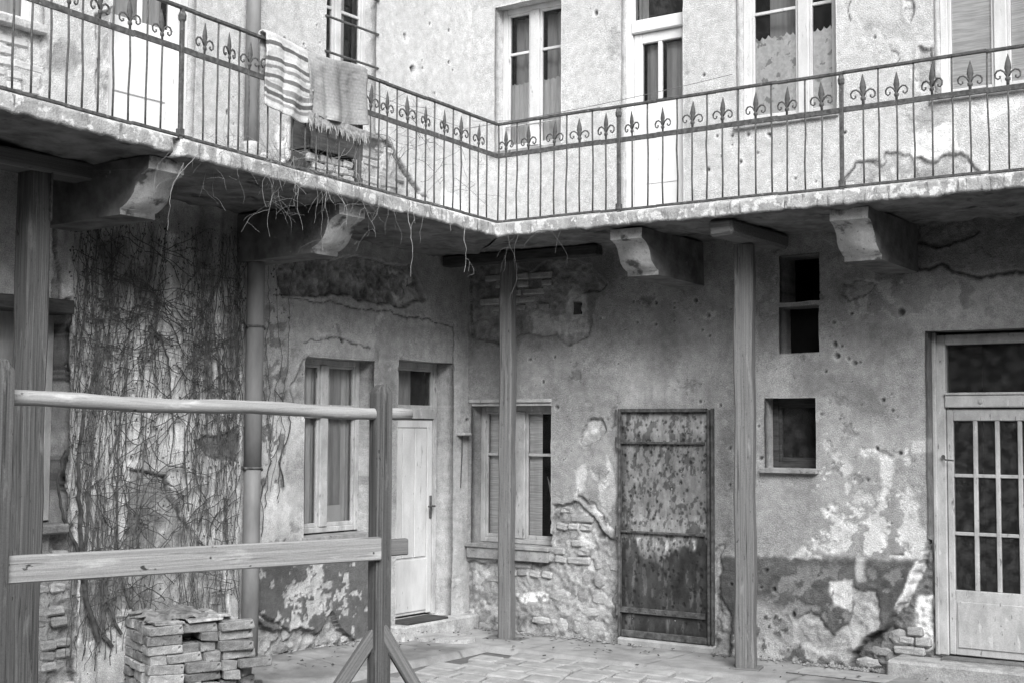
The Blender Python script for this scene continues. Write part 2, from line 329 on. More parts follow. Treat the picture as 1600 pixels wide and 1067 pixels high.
# openings: x0, x1, z0, z1, depth of reveal
OA = dict(win=[-2.31, -1.42, 1.00, 2.55, .34], door=[-1.08, -.24, .16, 2.58, .36], far=[-6.0, -4.70, 1.24, 2.83, .36, .6],
          updoor=[-4.42, -3.62, 3.78, 6.30, .30], bar=[-2.12, -1.45, 4.62, 6.30, .30], upwin=[-6.0, -5.01, 4.72, 6.30, .30])
OB = dict(b1=[.30, 1.08, 4.66, 6.12, .30], updoor=[1.75, 2.39, 3.745, 6.40, .30], c=[2.92, 3.84, 4.60, 6.30, .30], d=[4.67, 5.75, 4.61, 6.30, .30],
          w2=[.05, .98, .82, 2.20, .34], h1=[3.31, 3.67, 3.03, 3.43, .34, .8], h2=[3.305, 3.665, 2.60, 2.99, .34, .8], vent=[1.21, 1.30, 3.02, 3.14, .16, .7],
          sw=[3.17, 3.63, 1.63, 2.22, .34], bd=[4.56, 6.1, .17, 2.74, .36, .55])
BPOLY = {'A': [], 'B': []}
def shapeA(U, Z):
    f = Field(U, Z, .41, 100)
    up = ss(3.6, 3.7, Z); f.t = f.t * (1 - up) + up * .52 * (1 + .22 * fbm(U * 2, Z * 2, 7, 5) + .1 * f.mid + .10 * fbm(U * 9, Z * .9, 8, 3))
    # creeper zone: plaster streaked by rootlets and drips
    vz = PA((82, 330), (385, 345), (370, 970), (100, 1060)); b = f.box(vz, .2); d = sdpoly(f.wu[b], f.wz[b], vz); m = ss(-.30, .30, d + .55 * fbm(U[b] * 2.2, Z[b] * 1.3, 43, 4))
    st = fbm(U[b] * 17, Z[b] * 1.3, 31, 4); f.t[b] = f.t[b] * (1 - m) + m * (.64 * (1 + .7 * st + .35 * f.mid[b]))
    m2 = m * ss(.05, .26, fbm(U[b] * 6.0, Z[b] * .9, 44, 5) + .10 * np.clip(Z[b] - 2.2, -1.2, 1)); f.t[b] *= 1 - .50 * m2; f.h[b] += .008 * m2; f.t[b] *= 1 + m * (.6 * fbm(U[b] * 42, Z[b] * 2.6, 46, 3) + .5 * fbm(U[b] * 30, Z[b] * 14, 47, 3))
    f.t[b] *= 1 - .25 * m * ss(.05, .3, fbm(U[b] * 9, Z[b] * 9, 45, 5))
    f.paint(PA((80, 300), (400, 330), (395, 430), (230, 470), (80, 440)), .62, .12, mul=True, thr=-.06, ns=3)  # wall top painted darker to deepen the shade under the slab
    # broken plaster and bare masonry
    P = PA((82, 300), (82, 1080), (118, 1080), (122, 900), (95, 820), (112, 720), (98, 640), (118, 560), (112, 470), (96, 470)); f.spall(P, .03, .30, rough=.03)
    f.spall(PA((0, 820), (112, 820), (118, 1075), (-60, 1075)), .035, .34, rough=.022); BPOLY['A'].append((PA((62, 835), (112, 840), (118, 1075), (62, 1075)), .022, 'brick', .95))
    f.spall(PA((428, 398), (560, 405), (640, 415), (665, 470), (620, 482), (540, 462), (440, 462)), .03, .27, rough=.045, var=.8)
    f.paint(PA((600, 420), (640, 420), (664, 470), (625, 478)), .5, .02, thr=-.02, ns=9); f.paint(PA((540, 405), (585, 410), (565, 460)), .42, .02, thr=.0, ns=9)
    f.spall(PA((205, 728), (262, 745), (300, 832), (350, 880), (362, 965), (225, 970), (130, 1000), (125, 900), (190, 880)), .018, .36, rough=.02); f.crack(PA((205, 730), (262, 745), (268, 775), (303, 832)), .012, .02)
    BPOLY['A'].append((PA((330, 900), (372, 890), (372, 960), (330, 965)), .018, 'brick', .8)); BPOLY['A'].append((PA((125, 960), (220, 950), (220, 1060), (125, 1060)), .018, 'brick', .8))
    f.spall(PA((305, 690), (372, 668), (372, 720), (330, 718)), .02, .20)
    f.paint(PA((398, 868), (600, 858), (612, 985), (400, 1030)), .13, .015); f.h += 0
    f.paint(PA((440, 868), (520, 868), (510, 1000), (450, 990)), .46, .03, thr=.09, ns=10); f.paint(PA((400, 868), (612, 868), (612, 990), (400, 1000)), .42, .03, thr=.20, ns=12)
    P = PA((398, 962), (425, 985), (450, 992), (470, 985), (500, 990), (515, 955), (530, 980), (552, 1000), (545, 1030), (400, 1055)); f.spall(P, .05, .36, rough=.05); BPOLY['A'].append((PA((400, 985), (550, 985), (548, 1030), (400, 1050)), .045, 'stone', .9))
    f.crack(PA((398, 945), (420, 965), (440, 985)), .012, .02)
    f.spall(PA((452, 600), (472, 560), (482, 556), (482, 640), (470, 660)), .012, .42)
    f.crack(PA((478, 535), (530, 525), (575, 540)), .007, .01); f.pit(*onA(534, 533), .028, .15); f.crack(PA((430, 464), (560, 480), (708, 508), (711, 575)), .006, .012)
    f.paint(PA((430, 400), (730, 400), (720, 520), (560, 500), (430, 480)), .88, .1, mul=True, thr=-.06, ns=3); f.paint(PA((585, 500), (711, 515), (711, 570), (585, 560)), .80, .02, mul=True)  # first patch paints the slab's shade onto the wall top
    b = f.box(PA((478, 530), (590, 565)), .05); d = sdpoly(f.U[b], f.Z[b], PA((478, 530), (555, 530), (590, 545), (590, 565), (478, 556))); f.h[b] += .018 * ss(-.02, .03, d)
    f.paint(PA((405, 640), (480, 640), (470, 860), (400, 868)), .56, .1); f.paint(PA((555, 600), (585, 600), (580, 860), (550, 860)), .50, .06)
    f.paint(PA((676, 900), (722, 900), (722, 960), (676, 960)), .52, .03, thr=-.05, ns=10); f.paint(PA((690, 700), (725, 700), (725, 960), (680, 960)), .46, .08)
    f.paint(PA((415, 480), (450, 480), (445, 760), (405, 760)), .20, .04, thr=.08, ns=14)
    for _ in range(14):
        u, z, w_, h_ = random.uniform(-2.8, -.1), random.uniform(.6, 3.4), random.uniform(.12, .3), random.uniform(.12, .4); f.paint([(u - w_, z), (u, z - h_), (u + w_, z), (u, z + h_)], random.choice((.66, .74, .8, 1.14)), .16, mul=True)
    f.pits(40, -2.9, -.1, .9, 3.3, .005, .016); f.pits(20, -4.8, -3, .5, 3)
    for _ in range(22): f.flake(random.uniform(-2.85, -.1), random.uniform(.9, 3.2), random.uniform(.02, .06))
    # upper storey
    f.spall(PA((-30, 10), (68, 48), (68, 165), (-30, 120)), .02, .50, rough=.015); BPOLY['A'].append((PA((-10, 30), (68, 52), (68, 170), (-10, 140)), .018, 'brickw', .92))
    f.spall(PA((146, 20), (178, 10), (186, 200), (150, 185), (155, 90)), .025, .46, rough=.02); BPOLY['A'].append((PA((160, 30), (180, 30), (178, 190), (158, 180)), .022, 'brickw', .95))
    f.paint(PA((68, 50), (150, 80), (150, 120), (68, 110)), .34, .05, thr=-.03, ns=5); f.paint(PA((307, 60), (327, 70), (322, 200), (307, 190)), .46, .02)
    f.spall(PA((445, 255), (468, 235), (545, 250), (560, 205), (608, 220), (632, 265), (655, 300), (640, 340), (440, 300)), .03, .36, rough=.03); BPOLY['A'].append((PA((560, 225), (610, 225), (640, 300), (560, 290)), .026, 'brick', .75))
    f.paint(PA((425, 180), (465, 195), (462, 260), (435, 250)), .74, .015, thr=-.12, ns=8); f.paint(PA((690, 295), (728, 320), (735, 350), (690, 345)), .76, .01); f.crack(PA((607, 220), (628, 262), (655, 305), (668, 312)), .010, .015)
    for x, y in ((672, 38), (702, 48), (632, 55), (634, 62), (660, 95), (661, 107), (646, 105), (702, 98), (708, 110), (680, 146), (495, 40), (445, 62), (475, 70), (356, 176), (365, 152), (366, 194), (330, 95)): f.pit(*onA(x, y), random.uniform(.012, .022), .3)
    f.pit(*onA(646, 110), .045, .55); f.pit(*onA(634, 58), .03, .6)
    f.pits(25, -3.4, -.1, 3.8, 6.8, .006, .014)
    return f.h, np.clip(f.t, .03, .85)
def shapeB(U, Z):
    f = Field(U, Z, .335, 300)
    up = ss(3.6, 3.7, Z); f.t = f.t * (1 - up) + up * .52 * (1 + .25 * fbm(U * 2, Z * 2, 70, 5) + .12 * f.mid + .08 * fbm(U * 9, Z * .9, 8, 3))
    # damp clouds, and a wide top band painting in shade under the slab
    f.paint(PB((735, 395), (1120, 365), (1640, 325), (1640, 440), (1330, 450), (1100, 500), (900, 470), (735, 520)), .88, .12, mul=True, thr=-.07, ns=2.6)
    f.paint(PB((1180, 380), (1220, 380), (1215, 560), (1185, 560)), .8, .05, mul=True, thr=-.05, ns=5); f.paint(PB((1125, 640), (1142, 640), (1142, 860), (1122, 860)), .8, .03, mul=True, thr=-.05, ns=6)
    f.paint(PB((1290, 590), (1345, 590), (1400, 650), (1360, 660), (1310, 620)), .72, .06, mul=True); f.paint(PB((870, 590), (905, 580), (930, 600), (900, 620)), .8, .06, mul=True); f.paint(PB((1240, 560), (1300, 570), (1300, 620), (1240, 615)), .8, .05, mul=True)
    f.paint(PB((1425, 330), (1640, 310), (1640, 425), (1480, 430), (1420, 420)), .62, .04, mul=True); f.paint(PB((1330, 430), (1640, 440), (1640, 500), (1330, 500)), .45, .1, thr=.02, ns=4)
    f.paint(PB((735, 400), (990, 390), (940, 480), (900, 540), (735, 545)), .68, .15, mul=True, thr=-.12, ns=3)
    f.spall(PB((1435, 350), (1500, 340), (1530, 365), (1470, 385), (1432, 378)), .02, .22, rough=.03)
    f.crack(PB((1345, 412), (1400, 424), (1470, 414), (1490, 430), (1530, 432), (1640, 424)), .012, .02)
    # top masonry near the corner post
    f.spall(PB((735, 430), (770, 405), (830, 425), (870, 398), (925, 420), (948, 445), (905, 462), (925, 490), (918, 530), (890, 545), (868, 525), (815, 522), (790, 540), (735, 528)), .03, .28, rough=.035)
    BPOLY['B'].append((PB((745, 430), (790, 420), (885, 425), (850, 455), (872, 482), (745, 482)), .028, 'brick', .7))
    f.paint(PB((834, 490), (915, 490), (915, 522), (834, 522)), .42, .015)
    f.paint(PB((885, 455), (915, 460), (912, 500), (880, 495)), .45, .02)
    # round scar
    f.spall(PB((905, 672), (918, 656), (935, 655), (945, 675), (935, 690), (920, 698), (908, 690)), .022, .40); f.paint(PB((910, 665), (930, 660), (932, 678), (912, 680)), .62, .012)
    # lime patches beside iron door
    f.paint(PB((895, 735), (915, 722), (912, 765), (898, 775)), .60, .02, thr=-.1, ns=9); f.paint(PB((935, 760), (950, 715), (958, 740), (962, 770), (950, 800), (938, 800)), .68, .02, thr=-.12, ns=9)
    f.crack(PB((903, 775), (925, 790), (945, 815), (962, 830)), .012, .02); f.paint(PB((920, 785), (945, 795), (965, 830), (945, 830)), .62, .015, thr=-.06, ns=10)
    # bare wall low down: bricks over rubble
    f.spall(PB((722, 880), (735, 876), (862, 876), (862, 786), (905, 786), (918, 800), (948, 838), (966, 845), (966, 1010), (722, 1000)), .034, .33, rough=.042, var=.7)
    BPOLY['B'].append((PB((863, 788), (905, 788), (940, 830), (930, 880), (863, 880)), .027, 'brick', .85))
    BPOLY['B'].append((PB((865, 885), (965, 850), (966, 1000), (865, 985)), .030, 'stone', .9)); BPOLY['B'].append((PB((728, 880), (862, 880), (862, 905), (728, 905)), .03, 'brick', .8))
    BPOLY['B'].append((PB((728, 962), (865, 965), (865, 995), (728, 990)), .032, 'stone', .8))
    f.paint(PB((740, 905), (860, 890), (862, 960), (740, 962)), .34, .02, thr=-.15, ns=7); f.paint(PB((730, 880), (775, 885), (775, 965), (735, 965)), .56, .02, thr=.02, ns=9); f.paint(PB((805, 925), (840, 920), (862, 930), (850, 940), (815, 940)), .68, .01, thr=-.1, ns=12)
    f.paint(PB((905, 788), (930, 800), (930, 890), (905, 890)), .58, .015, thr=-.06, ns=11)
    # painted dado, broken
    dd = PB((1118, 864), (1432, 876), (1432, 1060), (1118, 1040)); f.paint(dd, .100, .022)
    b = f.box(dd, .05); f.h[b] += .010 * ss(-.01, .02, sdpoly(f.U[b], f.Z[b] + .01 * f.mid[b], dd)) + .006 * f.fine[b]
    b = f.box(dd, .02); k = ss(-.02, .02, sdpoly(f.U[b], f.Z[b], dd)); f.t[b] *= 1 + k * (.9 * fbm(U[b] * 3, Z[b] * 3, 411, 5) + .8 * fbm(U[b] * 24, Z[b] * 24, 412, 3))
    f.paint(PB((1200, 880), (1420, 890), (1400, 1000), (1200, 1000)), .20, .05, thr=.10, ns=9); f.paint(PB((1295, 905), (1335, 905), (1330, 950), (1300, 945)), .62, .015, thr=-.16, ns=8); f.spall(PB((1335, 915), (1372, 925), (1375, 985), (1345, 1010), (1290, 1020), (1240, 1000), (1238, 965), (1265, 955), (1300, 985), (1330, 960)), .012, .42, rough=.015)
    f.paint(PB((1180, 930), (1300, 990), (1330, 1030), (1150, 1020)), .32, .08, thr=-.1, ns=6); f.paint(PB((1118, 980), (1330, 1010), (1330, 1040), (1118, 1040)), .40, .03, thr=-.04, ns=9)
    f.paint(PB((1340, 870), (1352, 872), (1355, 905), (1342, 905)), .45, .02)
    f.spall(PB((1116, 850), (1128, 850), (1128, 1000), (1116, 1020)), .012, .50)
    f.spall(PB((1122, 930), (1145, 960), (1145, 1030), (1118, 1025)), .025, .35, rough=.03)
    # lime undercoat blotches above the dado
    wp = PB((1243, 862), (1262, 835), (1290, 815), (1278, 797), (1300, 786), (1315, 812), (1335, 812), (1365, 800), (1385, 765), (1378, 735), (1372, 705), (1395, 715), (1402, 760), (1418, 765), (1424, 752), (1432, 760), (1436, 820), (1446, 830), (1443, 872))
    f.paint(wp, .60, .02, thr=-.06, ns=7); f.paint(PB((1300, 712), (1312, 706), (1332, 730), (1320, 745)), .62, .012); f.paint(PB((1424, 690), (1446, 682), (1446, 706), (1424, 706)), .58, .01); f.paint(PB((1345, 705), (1370, 700), (1380, 712), (1350, 716)), .60, .01, thr=-.1, ns=12)
    f.paint(PB((1285, 700), (1440, 690), (1445, 870), (1240, 870)), .58, .05, thr=.22, ns=10)
    # broken corner by the glazed door
    P = PB((1446, 838), (1440, 870), (1425, 900), (1410, 940), (1385, 975), (1350, 1000), (1325, 1030), (1322, 1056), (1470, 1062), (1470, 835)); f.spall(P, .115, .15, rough=.06, edge=.008)
    BPOLY['B'].append((PB((1428, 900), (1448, 875), (1455, 900), (1455, 1020), (1345, 1022), (1395, 985)), .08, 'brick', .97))
    BPOLY['B'].append((PB((1335, 1045), (1372, 1000), (1412, 965), (1420, 1052)), .10, 'stone', .9))
    f.paint(PB((1425, 885), (1440, 870), (1412, 950), (1396, 965), (1400, 945)), .70, .01); f.paint(PB((1428, 932), (1452, 930), (1452, 1010), (1424, 1015)), .66, .02)
    # streaks, scars and bullet pits
    b = f.box(PB((975, 600), (1120, 640)), .02); m = ss(-.02, .08, sdpoly(U[b], Z[b], PB((975, 598), (1120, 598), (1120, 642), (975, 642)))); f.t[b] *= 1 + .5 * m * fbm(U[b] * 30, Z[b] * 2, 5, 3)
    f.spall(PB((1320, 442), (1345, 440), (1375, 448), (1360, 462), (1330, 470), (1318, 462)), .01, .36)
    for x, y, r in ((990, 471, 2), (1025, 473, 3.2), (1054, 481, 2), (1054, 474, 2.2), (1087, 470, 4), (1106, 493, 4), (1098, 516, 3), (1109, 525, 3), (1078, 500, 2), (1054, 502, 2), (1025, 507, 3), (996, 504, 3.2), (977, 515, 1.6), (938, 498, 2.6), (828, 561, 3.4), (867, 557, 2.6), (835, 560, 2), (966, 568, 2.2), (985, 570, 1.6), (1331, 490, 3), (1304, 504, 3), (1305, 537, 4), (1316, 540, 2.4), (1308, 556, 5), (1326, 560, 3), (1335, 567, 4), (1344, 566, 2.6), (1409, 488, 5), (1360, 475, 2), (1126, 633, 3), (1094, 627, 3), (1100, 627, 2), (849, 596, 3), (837, 602, 2), (869, 636, 4), (1380, 625, 4), (1395, 640, 3), (1290, 580, 3), (1370, 700, 4), (1407, 708, 4), (880, 718, 2.4), (883, 716, 2), (892, 703, 2), (1140, 700, 3), (1140, 757, 3), (1186, 665, 2.5), (1189, 715, 4), (1197, 890, 4), (1210, 920, 4), (1190, 917, 3), (1240, 960, 4), (1143, 912, 3)):
        f.pit(*onB(x, y), r * .0062, random.uniform(.2, .4))
    for _ in range(16):
        u, z, w_, h_ = random.uniform(1.0, 4.4), random.uniform(1.2, 3.4), random.uniform(.12, .35), random.uniform(.12, .4); f.paint([(u - w_, z), (u, z - h_), (u + w_, z), (u, z + h_)], random.choice((.66, .74, .8, 1.16)), .16, mul=True)
    f.pits(70, .9, 4.5, 1.2, 3.3, .004, .012); f.pits(40, 3.6, 4.5, 1.0, 2.9, .005, .016)
    for _ in range(26): f.flake(random.uniform(1.1, 4.4), random.uniform(1.0, 3.2), random.uniform(.02, .07))
    # upper storey
    for x, y in ((931, 20), (1099, 118), (1120, 213), (1144, 213), (1144, 227), (1168, 211), (1127, 245), (1156, 253), (1203, 213), (1183, 239), (1319, 208), (1243, 280), (1275, 285), (1527, 30), (1366, 58), (1107, 265), (1200, 210)): f.pit(*onB(x, y), random.uniform(.014, .024), .25)
    f.pits(40, 1.1, 5.5, 3.8, 6.8, .006, .014)
    f.spall(PB((1414, -5), (1432, -5), (1434, 25), (1428, 40), (1415, 20)), .02, .52); f.spall(PB((1436, 75), (1460, 76), (1462, 140), (1450, 155), (1430, 115)), .025, .46); BPOLY['B'].append((PB((1438, 82), (1460, 82), (1462, 140), (1440, 130)), .022, 'brickw', .95))
    f.spall(PB((1330, 262), (1340, 250), (1375, 252), (1380, 235), (1425, 240), (1430, 275), (1425, 282), (1340, 292), (1318, 285)), .012, .44, rough=.015); f.spall(PB((1430, 245), (1462, 252), (1480, 242), (1510, 245), (1530, 270), (1525, 285), (1430, 285)), .025, .40)
    f.crack(PB((1313, 285), (1332, 262), (1336, 250), (1370, 248)), .009, .012); f.paint(PB((1430, 190), (1490, 190), (1500, 238), (1450, 248), (1428, 240)), .72, .015, thr=-.12, ns=8); f.paint(PB((1520, 160), (1600, 140), (1600, 160), (1540, 190)), .72, .015, thr=-.1, ns=8)
    f.paint(PB((1410, 170), (1475, 165), (1475, 200), (1420, 205)), .42, .03, thr=-.05, ns=10); f.paint(PB((950, 45), (972, 45), (972, 95), (948, 95)), .40, .03, thr=-.06, ns=9); f.paint(PB((1066, 100), (1078, 100), (1076, 230), (1064, 230)), .42, .02, thr=-.05, ns=9)
    f.paint(PB((1345, 30), (1400, 45), (1425, 55), (1420, 65), (1350, 60)), .46, .04, thr=-.08, ns=6); f.crack(PB((1330, 0), (1327, 12), (1330, 28)), .007, .008); f.crack(PB((1395, 70), (1405, 88), (1400, 96)), .006, .008)
    return f.h, np.clip(f.t, .03, .85)
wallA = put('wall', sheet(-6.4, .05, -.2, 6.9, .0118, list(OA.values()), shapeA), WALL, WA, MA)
random.seed(31)
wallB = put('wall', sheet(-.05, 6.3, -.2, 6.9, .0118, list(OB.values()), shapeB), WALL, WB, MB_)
wallA['label'] = 'peeling plaster wall laced with creeper'; wallB['label'] = 'bullet-pocked peeling plaster wall with dark painted dado'
# bare bricks and stones in the broken plaster: each one a piece of its wall
def brick_mesh(name, l, h, d, ch, jit):
    m = MB(); m.box(-l / 2, l / 2, 0, d, -h / 2, h / 2, ch, jit); return m.mesh(name)
BM = [brick_mesh('brick', .255, .066, .06, .014, .007) for _ in range(6)]; HM = [brick_mesh('brick', .124, .066, .06, .014, .007) for _ in range(6)]
BWM = [brick_mesh('brick', .255, .064, .06, .012, .004) for _ in range(3)]; HWM = [brick_mesh('brick', .122, .064, .06, .012, .004) for _ in range(3)]
for me in BM + HM: me.materials.append(BRICK)
for me in BWM + HWM: me.materials.append(BRICKW)
def inside(p, poly): return sdpoly(np.array([p[0]]), np.array([p[1]]), poly)[0]
def fill(wall, M, polys, opens):
    for poly, dep, kind, prob in polys:
        a = np.array(poly); zmin, zmax = a[:, 1].min(), a[:, 1].max(); umin, umax = a[:, 0].min(), a[:, 0].max()
        if kind in ('brick', 'brickw'):
            row = math.floor(zmin / .077)
            while row * .077 < zmax:
                z = row * .077 + .038; x = umin - random.random() * .2 - (.065 if row % 2 else 0); head = row % 3 == 1
                while x < umax:
                    hd = head or random.random() < .25; l = .122 if hd else .255; cx = x + l / 2
                    ok = all(inside((cx + sx * l * .42, z), poly) > -.01 for sx in (-1, 1)) and random.random() < prob
                    ok = ok and not any(o[0] - l * .5 < cx < o[1] + l * .5 and o[2] - .03 < z < o[3] + .03 for o in opens)
                    if ok:
                        me = random.choice((HWM if hd else BWM) if kind == 'brickw' else (HM if hd else BM))
                        put('brick', me, None, wall, M @ Matrix.Translation((cx, dep - random.uniform(.0, .016), z)) @ Matrix.Rotation(random.uniform(-.025, .025), 4, 'Y') @ Matrix.Rotation(random.uniform(-.03, .03), 4, 'Z'))
                    x += l + .013
                row += 1
        else:
            z = zmin
            while z < zmax:
                hgt = random.uniform(.08, .17); x = umin - random.random() * .1
                while x < umax:
                    l = random.uniform(.10, .30); cx, cz = x + l / 2, z + hgt / 2
                    if inside((cx, cz), poly) > .01 and random.random() < prob:
                        m = MB(); n = random.randint(6, 8); ph = random.random() * 6; ring = []
                        for k in range(n):
                            t = ph + 2 * math.pi * k / n; q = (abs(math.cos(t)) ** 3 + abs(math.sin(t)) ** 3) ** (-1 / 3)
                            ring.append((math.cos(t) * q * l * .46 * random.uniform(.86, 1.1), math.sin(t) * q * hgt * .48 * random.uniform(.82, 1.05)))
                        v = [(a * .99, .06, b) for a, b in ring] + [(a, .012, b) for a, b in ring] + [(a * .72, -.006 + random.uniform(0, .008), b * .72) for a, b in ring] + [(0, -.010, 0)]
                        f = [(i, i + n, (i + 1) % n + n, (i + 1) % n) for i in range(n)] + [(i + n, i + 2 * n, (i + 1) % n + 2 * n, (i + 1) % n + n) for i in range(n)] + [(i + 2 * n, 3 * n, (i + 1) % n + 2 * n) for i in range(n)]
                        m.add(v, f); put('stone', m, STONE, wall, M @ Matrix.Translation((cx, dep - random.uniform(-.002, .011), cz)))
                    x += l + .012
                z += hgt + .012
random.seed(5)
fill(wallA, MA, BPOLY['A'], list(OA.values())); random.seed(12); fill(wallB, MB_, BPOLY['B'], list(OB.values()))
# ---------------------------------------------------------------- windows and doors
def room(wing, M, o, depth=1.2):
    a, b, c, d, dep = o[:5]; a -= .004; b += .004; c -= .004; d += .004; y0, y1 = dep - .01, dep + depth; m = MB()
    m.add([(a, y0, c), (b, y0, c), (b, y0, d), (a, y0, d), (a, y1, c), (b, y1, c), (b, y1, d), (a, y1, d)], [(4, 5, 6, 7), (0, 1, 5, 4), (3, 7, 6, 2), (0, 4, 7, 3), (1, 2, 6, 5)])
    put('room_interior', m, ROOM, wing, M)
def sheet_curtain(x0, x1, z0, z1, y, amp=.012, waves=60, n=28, scallop=0.0):
    m = MB(); v = []; f = []
    for i in range(n + 1):
        x = x0 + (x1 - x0) * i / n; yy = y + amp * math.sin(x * waves + 1.7 * math.sin(x * 13)); zt = z1 - scallop * abs(math.sin(x * 55)) - scallop * .6 * abs(math.sin(x * 17))
        for k in range(5): v.append((x, yy, z0 + (zt - z0) * k / 4))
    for i in range(n):
        for k in range(4): f.append((i * 5 + k, (i + 1) * 5 + k, (i + 1) * 5 + k + 1, i * 5 + k + 1))
    m.add(v, f); return m
def leaded(wing, M, name, x0, x1, z0, z1, y, mulls, bars, fw, m, gl, dep=.06, bw=.028, label=None, skipframe=()):
    """a glazed frame: outer frame, thick mullions (x, width) and thin bars z; one pane per light"""
    fr = MB()
    fr.box(x0, x0 + fw, y, y + dep, z0, z1, .006); fr.box(x1 - fw, x1, y, y + dep, z0, z1, .006)
    fr.box(x0 + fw, x1 - fw, y + .003, y + dep - .003, z1 - fw, z1, .006); fr.box(x0 + fw, x1 - fw, y + .003, y + dep - .003, z0, z0 + fw, .006)
    for cx, ww in mulls: fr.box(cx - ww / 2, cx + ww / 2, y - .008, y + dep - .008, z0 + fw, z1 - fw, .006)
    o = put(name, fr, m, wing, M)
    if label: o['label'] = label
    xs = [x0 + fw] + [e for cx, ww in mulls for e in (cx - ww / 2, cx + ww / 2)] + [x1 - fw]; lights = [(xs[i], xs[i + 1]) for i in range(0, len(xs), 2)]
    for a, b in lights:
        # slim sash round the light
        sa = MB(); sw_ = .026
        sa.box(a, a + sw_, y + .012, y + dep - .01, z0 + fw, z1 - fw, .004); sa.box(b - sw_, b, y + .012, y + dep - .01, z0 + fw, z1 - fw, .004)
        sa.box(a + sw_, b - sw_, y + .014, y + dep - .012, z0 + fw, z0 + fw + sw_ * 1.4, .004); sa.box(a + sw_, b - sw_, y + .014, y + dep - .012, z1 - fw - sw_, z1 - fw, .004)
        for bz in bars: sa.box(a + sw_, b - sw_, y + .016, y + dep - .014, bz - bw / 2, bz + bw / 2, .004)
        put('sash', sa, m, o, M)
        zz = [z0 + fw] + sorted(bars) + [z1 - fw]
        for k in range(len(zz) - 1):
            p = MB(); yy = y + dep * .55; p.add([(a + .01, yy, zz[k]), (b - .01, yy, zz[k]), (b - .01, yy, zz[k + 1]), (a + .01, yy, zz[k + 1])], [(0, 1, 2, 3)]); put('pane', p, gl, o, M)
    return o, lights
# --- wing A, ground floor window (two casements, closed drapes, transom high up)
o = OA['win']; room(WA, MA, o)
wn, li = leaded(WA, MA, 'window', o[0] + .0, o[1] - .0, o[2] + .03, o[3], .17, [(-1.89, .095)], [2.12], .05, CREAM, GLASS, label='tall casement window with closed drapes')
tb = MB(); tb.box(o[0] + .04, o[1] - .04, .155, .225, 2.03, 2.15, .006); put('transom', tb, CREAM, wn, MA)
for a, b in li:
    put('curtain', sheet_curtain(a - .02, a + (b - a) * .68, 1.05, 2.5, .245, .008, 70), DRAPE, wn, MA, True); put('curtain', sheet_curtain(a + (b - a) * .70, b + .02, 1.05, 2.5, .255, .008, 70), CURT, wn, MA, True)
pc = MB(); pc.box(-1.83, -1.60, .222, .232, 1.09, 1.26, .004); put('paper_sheet', pc, BRIGHT, wn, MA)
sl = MB(); sl.box(o[0] - .02, o[1] + .0, -.045, .18, o[2] - .035, o[2] + .02, .006); put('sill', sl, SILL, wn, MA)
# --- wing A, plank door with transom light, step
o = OA['door']; room(WA, MA, o)
df, li = leaded(WA, MA, 'door_frame', o[0], o[1] - .01, 2.08, o[3], .19, [], [], .055, CREAM, DGLASS)
jm = MB(); jm.box(o[0], o[0] + .055, .19, .25, o[2], 2.08, .005); jm.box(o[1] - .065, o[1] - .01, .19, .25, o[2], 2.08, .005); jm.box(o[0] + .055, o[1] - .065, .175, .25, 2.04, 2.14, .006); put('jamb', jm, CREAM, df, MA)
put('curtain', sheet_curtain(-.75, -.48, 2.16, 2.52, .34), CURT, df, MA, True)
dr = MB(); dx0, dx1 = o[0] + .058, o[1] - .068; dr.box(dx0, dx1, .215, .245, o[2] + .02, 2.035, .005); door = put('door', dr, WHITE, WA, MA, label='narrow white plank door')
for i in range(3):
    b = MB(); q = (dx1 - dx0 - .16) / 3; b.box(dx0 + .08 + i * q + .004, dx0 + .08 + (i + 1) * q - .004, .203, .214, .72, 1.95, .004); put('plank', b, WHITE, door, MA)
b = MB(); b.box(dx0 + .004, dx0 + .075, .198, .214, .18, 2.03, .004); b.box(dx1 - .075, dx1 - .004, .198, .214, .18, 2.03, .004); b.box(dx0 + .077, dx1 - .077, .2, .214, 1.955, 2.03, .004); b.box(dx0 + .077, dx1 - .077, .2, .214, .21, .70, .004); put('door_rail', b, WHITE, door, MA)
b = MB(); b.box(dx1 - .045, dx1 - .015, .185, .2, 1.08, 1.30, .004); b.tube([(dx1 - .03, .185, 1.2), (dx1 - .03, .14, 1.2), (dx1 - .13, .135, 1.2)], .010, 8); put('handle', b, IRON, door, MA)
b = MB(); b.box(-1.16, .0, -.16, .36, -.1, .155, .02, .006); put('door_step', b, STONE, WA, MA)
# --- wing A, wide window by the double post
o = OA['far']; room(WA, MA, o)
wn, li = leaded(WA, MA, 'window', o[0], o[1], o[2] + .03, o[3], .2, [(-5.35, .08)], [2.3], .06, CREAM, GLASS, label='broad window with a white roller blind')
for a, b in li: put('roller_blind', sheet_curtain(a, b, 2.0, 2.75, .32, .003, 20, 12), CURT, wn, MA, True)
b = MB(); b.box(o[0], o[1], -.03, .2, o[3] - .10, o[3] - .0, .01); put('lintel_board', b, DARKW, wn, MA)
b = MB(); b.box(o[0], o[1] - .02, -.06, .2, o[2] - .05, o[2] + .02, .012, .004); put('sill', b, STONE, wn, MA)
